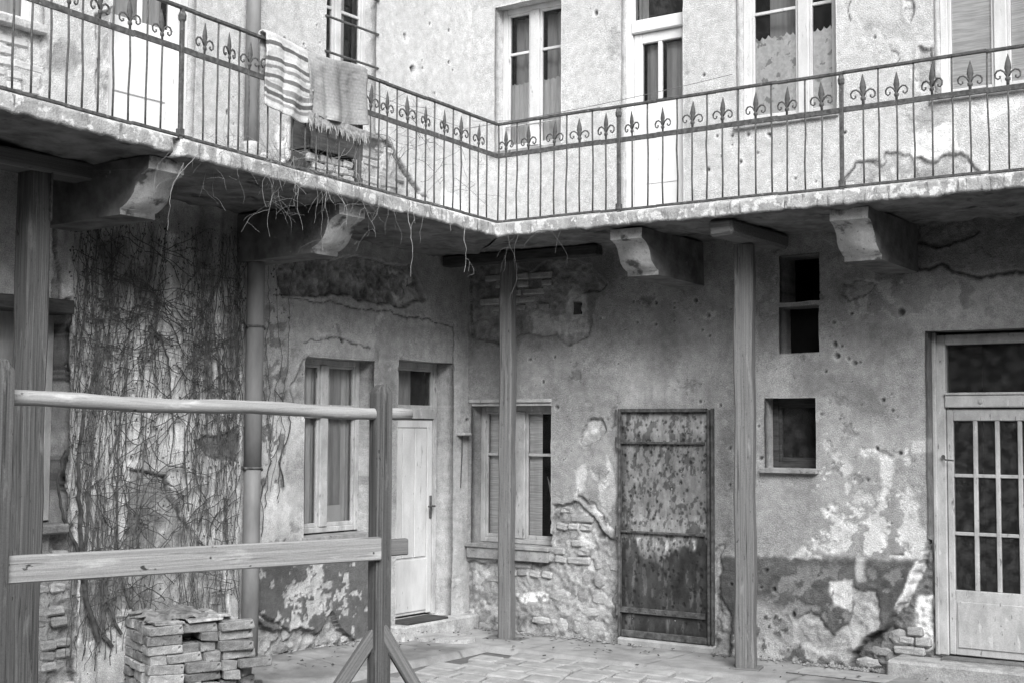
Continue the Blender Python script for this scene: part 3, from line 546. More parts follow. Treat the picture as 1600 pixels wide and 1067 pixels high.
# --- wing A, upper floor
o = OA['updoor']; room(WA, MA, o)
fr = MB(); fr.box(o[0], o[0] + .05, .10, .18, o[2], o[3], .006); fr.box(o[1] - .09, o[1], .08, .18, o[2], o[3], .006); dfu = put('door_frame', fr, WHITE, WA, MA)
dr = MB(); dr.box(-4.37, -3.71, .13, .17, o[2] + .02, 5.03, .006); dr.box(-4.37, -4.31, .131, .169, 5.03, 6.2, .006); dr.box(-3.77, -3.71, .131, .169, 5.03, 6.2, .006); dr.box(-4.07, -4.03, .132, .168, 5.03, 6.2, .006)
du = put('door', dr, BRIGHT, WA, MA, label='white half-glazed door behind the railing')
b = MB(); b.box(-4.30, -3.80, .118, .132, 4.45, 4.92, .008); b.box(-4.30, -3.80, .118, .132, 3.9, 4.35, .008); put('door_panel', b, BRIGHT, du, MA)
for a, b_ in ((-4.31, -4.07), (-4.03, -3.77)):
    p = MB(); p.add([(a, .15, 5.03), (b_, .15, 5.03), (b_, .15, 6.2), (a, .15, 6.2)], [(0, 1, 2, 3)]); put('pane', p, GLASS, du, MA)
put('curtain', sheet_curtain(-4.31, -3.77, 5.0, 6.2, .22), CURT, du, MA, True)
o = OA['bar']; room(WA, MA, o)
wn, li = leaded(WA, MA, 'window', o[0], o[1], o[2], o[3], .13, [(-1.83, .07)], [5.20, 5.70], .05, WHITE, GLASS, label='narrow window behind three iron bars')
for a, b in li: put('curtain', sheet_curtain(a, a + (b - a) * .4, o[2], o[3], .2), CURT, wn, MA, True)
for z in (5.23, 5.545, 5.86):
    b = MB(); b.tube([(o[0] - .02, -.01, z), (o[1] + .02, -.01, z)], .011, 6); put('bar', b, IRON, wn, MA)
b = MB(); b.box(-2.05, -1.38, -.05, .13, 4.56, 4.61, .006); put('sill', b, SILL, wn, MA)
o = OA['upwin']; room(WA, MA, o); wn, li = leaded(WA, MA, 'window', o[0], o[1], o[2], o[3], .12, [(-5.5, .07)], [5.4], .05, WHITE, GLASS)
for a, b in li: put('curtain', sheet_curtain(a, b, o[2], 5.7, .2), CURT, wn, MA, True)
b = MB(); b.box(o[0], o[1] + .0, -.06, .12, o[2] - .05, o[2] + .01, .006); put('sill', b, STONE, wn, MA)
# --- wing B, upper floor
o = OB['b1']; room(WB, MB_, o)
wn, li = leaded(WB, MB_, 'window', o[0] + .0, o[1], o[2], o[3], .13, [(.685, .105)], [5.66], .055, WHITE, GLASS, label='window by the corner with half-height curtains')
for a, b in li: put('curtain', sheet_curtain(a, b, o[2], 5.39, .20, .012, 90, scallop=.02), CURT, wn, MB_, True); put('curtain', sheet_curtain(a, b, 5.2, 6.05, .30, .02, 50), DRAPE, wn, MB_, True)
for z in (4.93,):
    b = MB(); b.tube([(o[0] + .05, .12, z), (o[1] - .05, .12, z)], .006, 5); put('bar', b, CREAM, wn, MB_)
o = OB['updoor']; room(WB, MB_, o)
fr = MB(); fr.box(o[0], o[0] + .07, .08, .18, o[2], o[3], .006); fr.box(o[1] - .03, o[1], .08, .18, o[2], o[3], .006); fr.box(o[0] + .07, o[1] - .03, .06, .18, 5.62, 5.74, .008); dfb = put('door_frame', fr, BRIGHT, WB, MB_)
p = MB(); p.add([(o[0] + .07, .14, 5.74), (o[1] - .03, .14, 5.74), (o[1] - .03, .14, o[3]), (o[0] + .07, .14, o[3])], [(0, 1, 2, 3)]); put('pane', p, DGLASS, dfb, MB_)
put('curtain', sheet_curtain(o[0] + .07, o[0] + .17, 5.74, 6.38, .2), CURT, dfb, MB_, True)
dr = MB(); X0, X1 = o[0] + .075, o[1] - .035; dr.box(X0, X0 + .085, .10, .15, o[2] + .01, 5.615, .006); dr.box(X1 - .03, X1, .10, .15, o[2] + .01, 5.615, .006); dr.box(X0 + .085, X1 - .03, .102, .148, 5.52, 5.615, .006); dr.box(X0 + .085, X1 - .03, .102, .148, o[2] + .01, 4.96, .006); dr.box(2.075, 2.115, .104, .146, 4.96, 5.52, .005)
du = put('door', dr, BRIGHT, WB, MB_, label='white half-glazed door opening onto the gallery')
for a, b_ in ((X0 + .085, 2.075), (2.115, X1 - .03)):
    p = MB(); p.add([(a, .125, 4.96), (b_, .125, 4.96), (b_, .125, 5.52), (a, .125, 5.52)], [(0, 1, 2, 3)]); put('pane', p, GLASS, du, MB_); put('curtain', sheet_curtain(a, b_, 4.96, 5.52, .2, .006, 60), DRAPE, du, MB_, True)
b = MB(); b.box(X0 + .13, X1 - .06, .095, .103, 4.2, 4.85, .006); put('door_panel', b, BRIGHT, du, MB_)
o = OB['c']; room(WB, MB_, o)
wn, li = leaded(WB, MB_, 'window', o[0] + .0, o[1], o[2], o[3], .14, [(3.485, .10)], [5.62], .075, WHITE, GLASS, label='window with flowered net curtains')
for a, b in li: put('curtain', sheet_curtain(a, b, o[2], 5.43, .185, .005, 40, 40, .03), LACE, wn, MB_, True)
put('curtain', sheet_curtain(3.1, 3.38, 5.25, 6.2, .32, .02, 30), DRAPE, wn, MB_, True)
o = OB['d']; room(WB, MB_, o)
wn, li = leaded(WB, MB_, 'window', o[0] + .0, o[1], o[2], o[3], .14, [(5.15, .10)], [], .06, WHITE, GLASS, label='window covered by straw blinds')
for a, b in li: put('blind', sheet_curtain(a, b, o[2], o[3], .182, .005, 9), BLIND, wn, MB_, True)
for k, (a, b_, z) in enumerate(((.26, 1.1, 4.63), (2.9, 3.86, 4.57), (4.63, 5.8, 4.58))):
    b = MB(); b.box(a, b_, -.035, .14, z, z + .035, .006, .003); put('sill', b, SILL, WB, MB_)
# --- wing B, ground floor
o = OB['w2']; room(WB, MB_, o)
wn, li = leaded(WB, MB_, 'window', o[0], o[1], o[2] + .02, o[3] - .03, .15, [(.52, .12)], [1.70], .05, CREAM, GLASS, label='low window with a broken slat inside')
for a, b in li: put('curtain', sheet_curtain(a + .01, a + (b - a) * .45, o[2] + .04, 2.1, .225, .005, 60), BLIND, wn, MB_, True)
b = MB(); b.add([(.80, .21, 1.50), (.84, .21, 1.42), (.92, .22, .98), (.90, .22, .95), (.86, .22, 1.18)], [(0, 1, 2, 3, 4)]); b.box(.858, .885, .225, .235, .94, 1.2); put('broken_slat', b, CREAM, wn, MB_)
b = MB(); b.box(o[0] - .03, o[1] + .01, -.02, .02, o[3], o[3] + .035, .006); b.box(o[0] - .02, o[1], .0, .15, o[3] - .03, o[3], .004); put('lintel_board', b, CREAM, wn, MB_)
b = MB(); v = [(o[0] - .03, -.05, .73), (o[1] + .0, -.05, .73), (o[1], -.07, .69), (o[0] - .03, -.07, .69)]; b.box(o[0] - .04, o[1] + .005, -.055, .15, o[2] - .02, o[2] + .02, .006); b.box(o[0] - .03, o[1] - .01, -.04, -.005, o[2] - .125, o[2] - .022, .006); put('sill', b, SILL, wn, MB_)
for k in ('h1', 'h2'):
    o = OB[k]; room(WB, MB_, o, .4)
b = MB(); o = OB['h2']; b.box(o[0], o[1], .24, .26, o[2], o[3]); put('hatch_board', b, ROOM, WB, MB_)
o = OB['vent']; room(WB, MB_, o, .2)
o = OB['sw']; room(WB, MB_, o)
wn, li = leaded(WB, MB_, 'window', o[0] + .0, o[1], o[2], o[3], .16, [], [], .05, DARKW, DGLASS, label='small dark square window')
b = MB(); b.box(o[0] - .03, o[1] + .02, -.05, .16, o[2] - .045, o[2] + .0, .006); put('sill', b, SILL, wn, MB_)
# iron door
IX0, IX1, IZ0, IZ1 = 1.75, 2.672, .10, 2.125
def shape_iron(U, Z):
    h = .010 * fbm(U * 2, Z * 2, 3, 3) + .002 * fbm(U * 20, Z * 20, 4, 3); zz = Z + .6 * fbm(U * 7, Z * 2.5, 12, 5) + .2 * fbm(U * 20, Z * 12, 13, 3)
    t = .20 * (1 + .5 * fbm(U * 10, Z * 10, 6, 5)); n = fbm(U * 30, Z * 18, 9, 5) + .35 * fbm(U * 5, Z * 4, 10, 3); t = t * (1 - .58 * ss(.04, .10, n)); t *= 1 + .7 * fbm(U * 55, Z * 22, 19, 3)
    band = ss(1.88, 1.92, Z) + ss(1.22, 1.14, Z) * ss(.75, .95, Z); t = t * (1 + .35 * np.clip(band, 0, 1))
    r = ss(.98, .82, zz); t = t * (1 - r) + r * .040 * (1 + 1.6 * fbm(U * 16, Z * 10, 15, 4) + 1.2 * fbm(U * 4, Z * 3, 16, 3)); t = np.where((fbm(U * 26, Z * 6, 77, 4) > .14) & (Z < .98), t * 2.0, t); t *= 1 + .5 * fbm(U * 40, Z * 5, 78, 3)
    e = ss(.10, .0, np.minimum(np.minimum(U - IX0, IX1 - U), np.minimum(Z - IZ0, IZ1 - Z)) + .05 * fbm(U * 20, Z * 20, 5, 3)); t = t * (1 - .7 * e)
    rr = random.Random(4)
    for _ in range(420):
        u, z, r0 = rr.uniform(IX0, IX1), rr.uniform(.2, 2.05), .006 + .016 * rr.random() ** 2; d = np.hypot(U - u, (Z - z) * .9) * (1 + .6 * fbm(U * 40, Z * 40, 8, 2)); m = ss(r0, r0 * .4, d); h -= .006 * m; t *= 1 - .72 * m
    return h + .012, np.clip(t, .02, .6)
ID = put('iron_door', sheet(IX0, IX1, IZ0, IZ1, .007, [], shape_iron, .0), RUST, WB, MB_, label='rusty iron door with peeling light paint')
b = MB(); b.box(IX0 - .010, IX0 + .012, -.05, .0, IZ0 - .01, IZ1 + .012, .004); put('frame_bar', b, RUSTBAR, ID, MB_)
b = MB(); b.box(IX1 - .030, IX1 - .010, -.052, .0, IZ0 - .01, IZ1 + .0, .004); b.box(IX1 + .002, IX1 + .022, -.045, .0, IZ0 - .01, IZ1 + .012, .004); put('frame_bar', b, RUSTBAR, ID, MB_)
b = MB(); b.box(IX0 + .022, IX1 - .045, -.046, .0, IZ1 - .02, IZ1 + .012, .004); put('frame_bar', b, RUSTBAR, ID, MB_)
b = MB(); b.box(IX0 + .022, IX1 - .045, -.040, .0, IZ0 - .008, IZ0 + .05, .004); put('frame_bar', b, RUSTBAR, ID, MB_)
for z, hh, m_ in ((1.83, .022, RUSTBAR), (1.03, .02, RUSTBAR), (.33, .05, RUSTBAR)):
    b = MB(); b.box(IX0 + .0, IX1 - .06, -.042, -.0205, z - hh / 2, z + hh / 2, .003)
    for k in range(8): b.lathe([(.008, 0), (.006, -.008), (0.001, -.010)], (IX0 + .08 + k * .10, -.042, z), 6, 'y')
    put('strap', b, m_, ID, MB_)
for z in (.33, 1.83, 1.03):
    b = MB(); b.lathe([(.018, -.05), (.018, .05)], (IX0 - .018, -.045, z), 8); put('hinge', b, RUSTBAR, ID, MB_)
b = MB(); b.box(IX0 - .02, IX1 + .02, -.06, .02, -.06, .085, .015, .008); put('door_sill', b, FLAG, WB, MB_)
# glazed door
o = OB['bd']; room(WB, MB_, o)
fr = MB(); fr.box(o[0] + .02, o[0] + .10, .17, .27, o[2], o[3] - .02, .008); fr.box(o[0] + .0, o[0] + .035, .14, .24, o[2], o[3] - .0, .008); fr.box(o[0] + .10, o[1], .172, .268, o[3] - .10, o[3] - .02, .008); fr.box(o[0] + .10, o[1], .15, .262, 2.135, 2.235, .008); fr.box(o[0] + .10, o[1], .14, .20, 2.235, 2.255, .004)
gf = put('door_frame', fr, CREAM, WB, MB_)
b = MB(); b.lathe([(.02, 0), (.02, -.008), (.012, -.01)], (4.95, .15, 2.185), 10, 'y'); put('bolt', b, CREAM, gf, MB_)
p = MB(); p.add([(o[0] + .09, .23, 2.24), (o[1], .23, 2.24), (o[1], .23, o[3] - .09), (o[0] + .09, .23, o[3] - .09)], [(0, 1, 2, 3)]); put('pane', p, DGLASS, gf, MB_)
dx0 = o[0] + .105; dr = MB(); gx0 = 4.715; gz0, gz1 = .69, 2.03
dr.box(dx0, gx0, .18, .23, o[2] + .01, 2.125, .006); dr.box(gx0, o[1], .182, .228, gz1, 2.125, .006); dr.box(gx0, o[1], .182, .228, o[2] + .01, gz0, .006)
gd = put('door', dr, CREAM, WB, MB_, label='glazed door with a grid of small panes')
cols = [gx0 + i * .172 for i in range(9)]; rows = [gz0, 1.135, 1.595, gz1]
for i in range(8):
    if i:
        b = MB(); b.box(cols[i] - .017, cols[i] + .017, .186, .222, gz0, gz1, .005, .001); put('glazing_bar', b, CREAM, gd, MB_)
    for k in range(3):
        p = MB(); p.add([(cols[i], .205, rows[k]), (cols[i + 1], .205, rows[k]), (cols[i + 1], .205, rows[k + 1]), (cols[i], .205, rows[k + 1])], [(0, 1, 2, 3)]); put('pane', p, DGLASS, gd, MB_)
for z in rows[1:3]:
    b = MB(); b.box(gx0, o[1], .190, .219, z - .014, z + .014, .004); put('glazing_bar', b, CREAM, gd, MB_)
b = MB(); b.box(gx0 + .02, o[1] - .1, .172, .181, .24, .60, .006); put('door_panel', b, CREAM, gd, MB_)
b = MB(); b.tube([(dx0 - .02, .16, 1.74), (dx0 + .0, .13, 1.72), (dx0 + .07, .12, 1.715)], .007, 6); b.lathe([(.014, 0), (.014, -.02)], (dx0 - .02, .16, 1.745), 8, 'y'); put('latch', b, IRON, gd, MB_)
b = MB(); b.box(4.28, 7.0, -.20, .4, -.1, .155, .02, .006); put('door_step', b, STONE, WB, MB_)
b = MB(); b.tube([(1.705, -.02, 2.13), (1.705, -.03, 2.0)], .008, 6); put('wall_hook', b, IRON, WB, MB_)
# two unseen walls with windows, added behind the viewpoint to block low sky light
YARD = mat('unseen_wall_render', .16, .24, (2, 2, 2), bump=.3, bscale=40, fine=.15)
def unseen_yard_wall(M, x0, x1, dist):
    b = MB(); b.box(x0, x1, -dist - .4, -dist, -.1, 5.8); o = put('added_sky_block_wall', b, YARD, None, M, kind='structure')
    for zf in (.95, 3.6):
        for k in range(5):
            x = x0 + 1.4 + k * (x1 - x0 - 2.8) / 4; b = MB()
            for a_, c_ in ((-.5, -.42), (.42, .5), (-.04, .04)): b.box(x + a_, x + c_, -dist + .002, -dist + .06, zf, zf + 1.6)
            b.box(x - .5, x + .5, -dist + .002, -dist + .055, zf - .08, zf); b.box(x - .5, x + .5, -dist + .002, -dist + .055, zf + 1.6, zf + 1.68); f = put('window', b, CREAM, o, M)
            p = MB(); p.box(x - .42, x + .42, -dist + .003, -dist + .02, zf, zf + 1.6); put('pane', p, DARKP, f, M)
DARKP = mat('dark_pane', .03, .05, (2, 2, 2), rough=.1, spec=.5)
unseen_yard_wall(MA, -15.5, 2, 13.0); unseen_yard_wall(MB_, -2, 14, 15.0)
# ================================================================ GALLERY
GW, GT, GB = 1.25, 3.72, 3.605
def tilt(wing, u): return .030 * max(0, u - 1.25) if wing == 'A' else 0.0
def G(wing, u, off, z):
    p = C0 + (dA * u + dB * off if wing == 'A' else dB * u + dA * off); return (p[0], p[1], z + tilt(wing, u))
GAL = thing('gallery', 'L-shaped concrete gallery floor carried on carved stone corbels', 'gallery', Matrix.Translation(C0.tolist()))
def slab(wing, L, seed):
    prof = [(0, GT), (.6, GT), (GW - .02, GT)] + [(GW, GT - .01 - (GT - GB - .02) * k / 7) for k in range(8)] + [(GW - .015, GB)] + [(GW - .03 - .13 * k, GB + .004) for k in range(1, 9)] + [(.0, GB + .004)]
    n = int(L / .028); V = []; Fc = []
    for i in range(n + 1):
        for off, z in prof: V.append((off + (L - off) * i / n, off, z))
    V = np.array(V); u, off, z = V.T
    fr = (off > GW - .02); un = (z < GB + .03) & ~fr
    e = fbm(u * 9, z * 25, seed, 4); e2 = fbm(u * 3, off * 3, seed + 5, 4); e3 = fbm(u * 14, off * 14, seed + 6, 3)
    z2 = z - un * (.06 * e2 + .03 * e3) - (fr & (z < GB + .03)) * (.03 * fbm(u * 12, u * 0, seed + 8, 4)) + (fr & (z > GT - .03)) * .012 * e
    off2 = off + fr * (.012 * e)
    if wing == 'A':
        gap = np.abs(u - 4.86) < .035; off2 = off2 - gap * fr * .09
    k = len(prof); P = []
    for i in range(len(V)): P.append(G(wing, u[i], off2[i], z2[i]))
    for i in range(n):
        for j in range(k - 1):
            q = (i * k + j, (i + 1) * k + j, (i + 1) * k + j + 1, i * k + j + 1); Fc.append(q if wing == 'A' else q[::-1])
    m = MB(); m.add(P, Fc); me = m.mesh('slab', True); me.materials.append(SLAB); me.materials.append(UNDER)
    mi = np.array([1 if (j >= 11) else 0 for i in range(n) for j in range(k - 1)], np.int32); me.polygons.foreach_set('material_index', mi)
    return put('slab', me, None, GAL)
slab('A', 7.5, 500); slab('B', 7.1, 600)
def corbel(wing, u, wd=.30):
    top = GB - .005 + tilt(wing, u); prof = [(-.05, 0), (1.10, 0), (1.10, -.085), (1.075, -.092), (1.03, -.112), (.995, -.145), (.972, -.185), (.955, -.225), (.93, -.262), (.89, -.296), (.845, -.318), (.82, -.324), (.82, -.365), (-.05, -.385)]
    n = len(prof); V = []
    for s in (-1, 1):
        for off, z in prof:
            p = G(wing, u + s * wd / 2 + .004 * random.uniform(-1, 1), off, 0); V.append((p[0], p[1], top + z))
    fr = MB(); fr.add(V, [(i, (i + 1) % n, n + (i + 1) % n, n + i) if wing == 'B' else (i, n + i, n + (i + 1) % n, (i + 1) % n) for i in range(n)] + [tuple(range(n))[::-1 if wing == 'B' else 1], tuple(range(n, 2 * n))[::1 if wing == 'B' else -1]])
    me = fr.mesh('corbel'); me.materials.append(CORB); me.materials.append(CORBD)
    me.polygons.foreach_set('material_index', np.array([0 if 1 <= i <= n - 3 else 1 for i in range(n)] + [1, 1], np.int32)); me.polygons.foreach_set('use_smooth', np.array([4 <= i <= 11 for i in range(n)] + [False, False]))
    put('corbel', me, None, GAL)
for wg, u in (('A', 4.82), ('A', 2.98), ('B', 2.44), ('B', 4.36), ('A', 6.65), ('B', 6.3)): corbel(wg, u)
# ================================================================ RAILING
RAIL = thing('gallery_railing', 'wrought iron railing with fleur-de-lis finials along the gallery edge', 'railing', Matrix.Translation(G('A', 1.2, 1.2, GT)))
RO = 1.20; ZT, ZM, ZB = 4.605, 4.325, 3.745
def bar_pts(wing, us, z): return [G(wing, u, RO, z) for u in us]
def flat(name, wing, u0, u1, z, hw, hh, m=IRON):
    M, L = along(G(wing, u0, RO, z), G(wing, u1, RO, z)); b = MB(); n = max(1, int(L / .5))
    for i in range(n): b.box(L * i / n, L * (i + 1) / n + (0 if i == n - 1 else .002), -hw, hw, -hh + .003 * math.sin(i * 2.1), hh + .003 * math.sin(i * 2.1), .003)
    put(name, b, m, RAIL, M)
for wg, L in (('A', 7.2), ('B', 7.0)):
    flat('top_rail', wg, RO, L, ZT, .016, .011); flat('mid_rail', wg, RO, L, ZM, .006, .021); flat('bottom_rail', wg, RO, L, ZB, .012, .010)
# finial: one flattened spear, two scrolls, a collar
fm = MB(); fm.lathe([(.009, 0), (.011, .045), (.019, .052), (.019, .068), (.011, .075), (.013, .10), (.024, .135), (.019, .17), (.002, .235)], (0, 0, 0), 8, flat=.45)
for s in (-1, 1):
    pts = [(.006, .078), (.022, .108), (.046, .124), (.070, .118), (.083, .098), (.080, .074), (.064, .062), (.050, .070), (.052, .084)]
    fm.tube([(s * a, 0, b) for a, b in pts], [.007, .007, .007, .007, .007, .006, .006, .006, .008], 5)
FIN = fm.mesh('finial', True); FIN.materials.append(IRON)
pm = MB(); pm.tube([(0, 0, 0), (.002, 0, .3), (0, 0, .6), (0, 0, ZT - ZB)], .0082, 6); PLAIN = []
for k in range(6):
    q = lambda: random.uniform(-.0045, .0045)
    pm = MB(); pm.tube([(0, 0, 0), (q(), q(), .22), (q(), q(), .44), (q(), q(), .66), (0, 0, ZT - ZB)], .0074, 6); me = pm.mesh('baluster', True); me.materials.append(IRON); PLAIN.append(me)
sm = MB(); sm.tube([(0, 0, 0), (-.002, 0, .3), (0, 0, ZM - ZB)], .0082, 6); SHORT = []
for k in range(6):
    q = lambda: random.uniform(-.004, .004)
    sm = MB(); sm.tube([(0, 0, 0), (q(), q(), .2), (q(), q(), .4), (0, 0, ZM - ZB)], .0074, 6); me = sm.mesh('baluster', True); me.materials.append(IRON); SHORT.append(me)
pst = MB(); pst.box(-.014, .014, -.014, .014, -.14, ZT - ZB - .0, .003); pst.lathe([(.012, 0), (.026, .02), (.028, .05), (.016, .08)], (0, 0, ZT - ZB - .10), 8); pst.box(-.022, .022, -.022, .022, .0, .05, .004); PST = pst.mesh('post'); PST.materials.append(IRON)
def rframe(wing, u, z):
    ex = -dA if wing == 'A' else dB; ey = -dB if wing == 'A' else -dA; p = G(wing, u, RO, z)
    return Matrix(((ex[0], ey[0], 0, p[0]), (ex[1], ey[1], 0, p[1]), (0, 0, 1, p[2]), (0, 0, 0, 1))) @ Matrix.Rotation(random.uniform(-.006, .006), 4, 'Y')
def spread(fins, posts, wing):
    fins = sorted(fins)
    for f_ in fins:
        o = put('baluster', random.choice(SHORT), None, RAIL, rframe(wing, f_, ZB)); put('finial', FIN, None, o, rframe(wing, f_, ZM + .0) @ Matrix.Rotation(random.uniform(-.35, .35), 4, 'Z') @ Matrix.Rotation(random.uniform(-.06, .06), 4, 'Y') @ Matrix.Scale(random.uniform(.94, 1.06), 4))
    for a, b in zip(fins[:-1], fins[1:]):
        m_ = (a + b) / 2
        if any(abs(m_ - p) < .05 for p in posts): continue
        put('baluster', random.choice(PLAIN), None, RAIL, rframe(wing, m_ + random.uniform(-.008, .008), ZB))
    for p in posts: put('stanchion', PST, None, RAIL, rframe(wing, p, ZB))
finB = [1.29, 1.527, 1.791, 2.048, 2.305, 2.556, 2.841, 3.107, 3.371, 3.655, 3.914, 4.197, 4.52, 4.77, 5.03, 5.30, 5.56, 5.82, 6.08, 6.34, 6.6, 6.86]
finA = [1.485, 1.732, 1.963, 2.21, 2.442, 2.696, 2.90, 3.25, 3.50, 3.75, 4.0, 4.19, 4.374, 4.603, 4.968, 5.231, 5.467, 5.70, 5.95, 6.2, 6.45, 6.7, 6.95]
spread(finB, [2.43, 4.35, 6.25], 'B'); spread(finA, [3.02, 4.80, 6.6], 'A'); put('baluster', random.choice(PLAIN), None, RAIL, rframe('B', 1.205, ZB)); put('baluster', random.choice(PLAIN), None, RAIL, rframe('A', 1.36, ZB))
# ================================================================ RUGS OVER THE RAILING
def rug(name, label, u0, u1, drop0, drop1, inside_, tonefn, seed, thick=.012):
    nu, nv = 40, 170; V = []; T = []; Fc = []
    for i in range(nu + 1):
        a = i / nu; u = u0 + (u1 - u0) * a; drop = drop0 + (drop1 - drop0) * a
        for j in range(nv + 1):
            s = j / nv * (inside_ + drop + .06); sag = .022 * math.sin(u * 11 + seed) + .014 * math.sin(u * 27 + seed * 2)
            if s < inside_: off, z = RO - .03, ZT + .018 - (inside_ - s)
            elif s < inside_ + .06:
                t = (s - inside_) / .06 * math.pi; off, z = RO - .03 * math.cos(t), ZT + .018 + .02 * math.sin(t)
            else:
                k = s - inside_ - .06; off, z = RO + .032 + abs(sag) * min(1, k / .2) + .01 * math.sin(k * 9 + u * 5), ZT + .018 - k
            z += .016 * math.sin(u * 8 + seed) + (.03 * (2 * a - 1) ** 4 if s > inside_ + .4 else 0); uu = u + .006 * math.sin(z * 11 + seed)
            wr = float(fbm(np.array([u * 7.0]), np.array([z * 7.0]), int(seed * 10), 3)[0]); V.append(G('A', uu, off + max(0, .05 * wr) * (s > inside_ + .06), z)); T.append(tonefn(s, a) * (1 + .5 * wr))
    for i in range(nu):
        for j in range(nv): Fc.append((i * (nv + 1) + j, (i + 1) * (nv + 1) + j, (i + 1) * (nv + 1) + j + 1, i * (nv + 1) + j + 1))
    m = MB(); m.add(V, Fc); m.t = T; root = thing(name, label, 'rug', Matrix.Translation(G('A', (u0 + u1) / 2, RO, ZT)))
    o = put('cloth', m, CLOTH, root, I4, True); md = o.modifiers.new('thickness', 'SOLIDIFY'); md.thickness = thick; md.offset = 0
    return root
def stripe(s, a):
    k = (s - .34 + .004 * math.sin(a * 9)) * 1.0
    for c, wd, tn in ((.09, .016, .13), (.20, .015, .14), (.255, .012, .24), (.32, .015, .16), (.40, .020, .26), (.455, .018, .12), (.50, .012, .26)):
        if abs(k - c) < wd: return tn
    return .58 + .05 * math.sin(s * 160)
rug('striped_rug', 'pale rag rug with dark stripes hung over the railing', 4.07, 3.60, .54, .54, .3, stripe, 1.0)
RG = rug('fringed_rug', 'plain grey fringed rug hung over the railing', 3.64, 2.99, .46, .46, .3, lambda s, a: .31 + .09 * (math.sin(a * 5 + s * 4) * math.sin(s * 7 - a * 3)) + .02 * math.sin(s * 240), 2.3)
fr = MB()
for i in range(170):
    u = 2.99 + .65 * i / 170 + random.uniform(-.004, .004); L = random.uniform(.05, .11) + .04 * max(0, math.sin(i * .35)); z = ZT + .018 - .455; b0 = G('A', u, RO + .045 + random.uniform(0, .012), z + .010 * math.sin(u * 9 + 2.3)); d = random.uniform(-.02, .02)
    q = G('A', u + d, RO + .05, z - L * .5); r_ = G('A', u + d * 1.6, RO + .05 + random.uniform(-.01, .02), z - L); fr.tube([b0, q, r_], [.005, .0045, .002], 4)
FR = mat('rug_fringe', .20, .40, (40, 40, 40), spec=.02); put('fringe', fr, FR, RG, kind='stuff')
# ================================================================ DARK BOX AND ITS DEAD PLANTS BEHIND THE RUGS
M_ = at(*G('A', 2.29, .17, 3.96), I4) @ Matrix.Rotation(math.radians(55), 4, 'Z')
BOX = thing('wooden_box', 'dark slatted wooden box against the wall behind the rugs', 'box', M_)
b = MB(); b.box(-.30, .30, -.13, .13, .28, .30); b.box(-.30, .30, .10, .12, .28, .72); put('box_back', b, DARKW, BOX, M_)
for i in range(6):
    b = MB(); b.box(-.325 + i * .108, -.325 + i * .108 + .10, -.15 + random.uniform(-.004, .004), -.13, .26, .72 + random.uniform(-.02, .01), .004); put('board', b, DARKW, BOX, M_)
for row in range(7):
    x = -.31 + .06 * (row % 2)
    while x < .24:
        put('support_brick', random.choice(HM), None, BOX, M_ @ Matrix.Translation((x + .06, -.12 + random.uniform(-.03, .02), -.205 + row * .068)) @ Matrix.Rotation(random.gauss(0, .1), 4, 'Z')); x += .122 + random.uniform(.004, .02)
b = MB(); b.box(-.30, .30, -.07, .12, -.24, .27, .01); put('support_board', b, DARKW, BOX, M_)
# ================================================================ DRAINPIPE
PM = at(-3.03, 0, 0, MA)
DP = thing('drainpipe', 'round zinc drainpipe running down past the creeper', 'drainpipe', PM)
b = MB(); n_ = 14
b.tube([(0, -.12, z) for z in (1.62, 2.2, 2.9, 3.66)], .072, 18); put('pipe', b, ZINC, DP, PM, True)
b = MB(); b.tube([(-.0, -.12, z) for z in (.0, .7, 1.2, 1.64)], .069, 18); put('pipe', b, ZINC, DP, PM, True)
b = MB(); b.tube([(0, -.10, z) for z in (3.70, 5.2, 7.2)], .060, 18); put('pipe', b, ZINC, at and DP, PM @ Matrix.Translation((-.06, 0, 0)), True)
for z in (1.62, 2.75, .92):
    b = MB(); b.lathe([(.074, -.010), (.0765, 0), (.074, .010)], (0, -.12, z), 18); b.box(-.012, .012, -.06, .06, z - .012, z + .012); b.tube([(-.09, -.12, z), (.09, -.14, z - .015)], .012, 6); put('bracket', b, IRON, DP, PM, True)
b = MB(); b.lathe([(.07, -.04), (.085, 0), (.085, .07), (.07, .1)], (-.06, -.10, 4.14), 18); b.lathe([(.068, -.1), (.095, -.06), (.07, .0), (.09, .03), (.065, .06)], (.04, -.14, 4.10), 14); put('collar', b, STONE, DP, PM, True)
# ================================================================ TIMBER POSTS UNDER THE GALLERY
def post(name, label, base, w_, top, rot, M, mat_=WOODZ):
    Mp = at(base[0], base[1], 0, M) @ Matrix.Rotation(rot, 4, 'Z'); r = thing(name, label, 'post', Mp, 'timber posts propping the gallery')
    b = MB(); k = 10; h = w_ / 2; v = []; f = []
    for i in range(k + 1):
        z = .02 + (top - .02) * i / k; dx, dy = .006 * math.sin(i * 1.9 + base[0]), .005 * math.sin(i * 1.3); c = .012
        for x, y in ((-h + c, -h), (h - c, -h), (h, -h + c), (h, h - c), (h - c, h), (-h + c, h), (-h, h - c), (-h, -h + c)): v.append((x + dx + random.uniform(-.002, .002), y + dy, z))
    for i in range(k):
        for j in range(8): f.append((i * 8 + j, i * 8 + (j + 1) % 8, (i + 1) * 8 + (j + 1) % 8, (i + 1) * 8 + j))
    f.append(tuple(range(8))[::-1]); f.append(tuple(range(k * 8, k * 8 + 8))); b.add(v, f); put('shaft', b, mat_, r, Mp)
    return r, Mp
r, Mp = post('support_post', 'timber post standing in front of the low window', (.76, -.40), .125, 3.50, math.radians(8), MB_)
b = MB(); b.box(-.19, .19, -.12, .12, .0, .03, .006, .004); put('base_plate', b, WOODX, r, Mp)
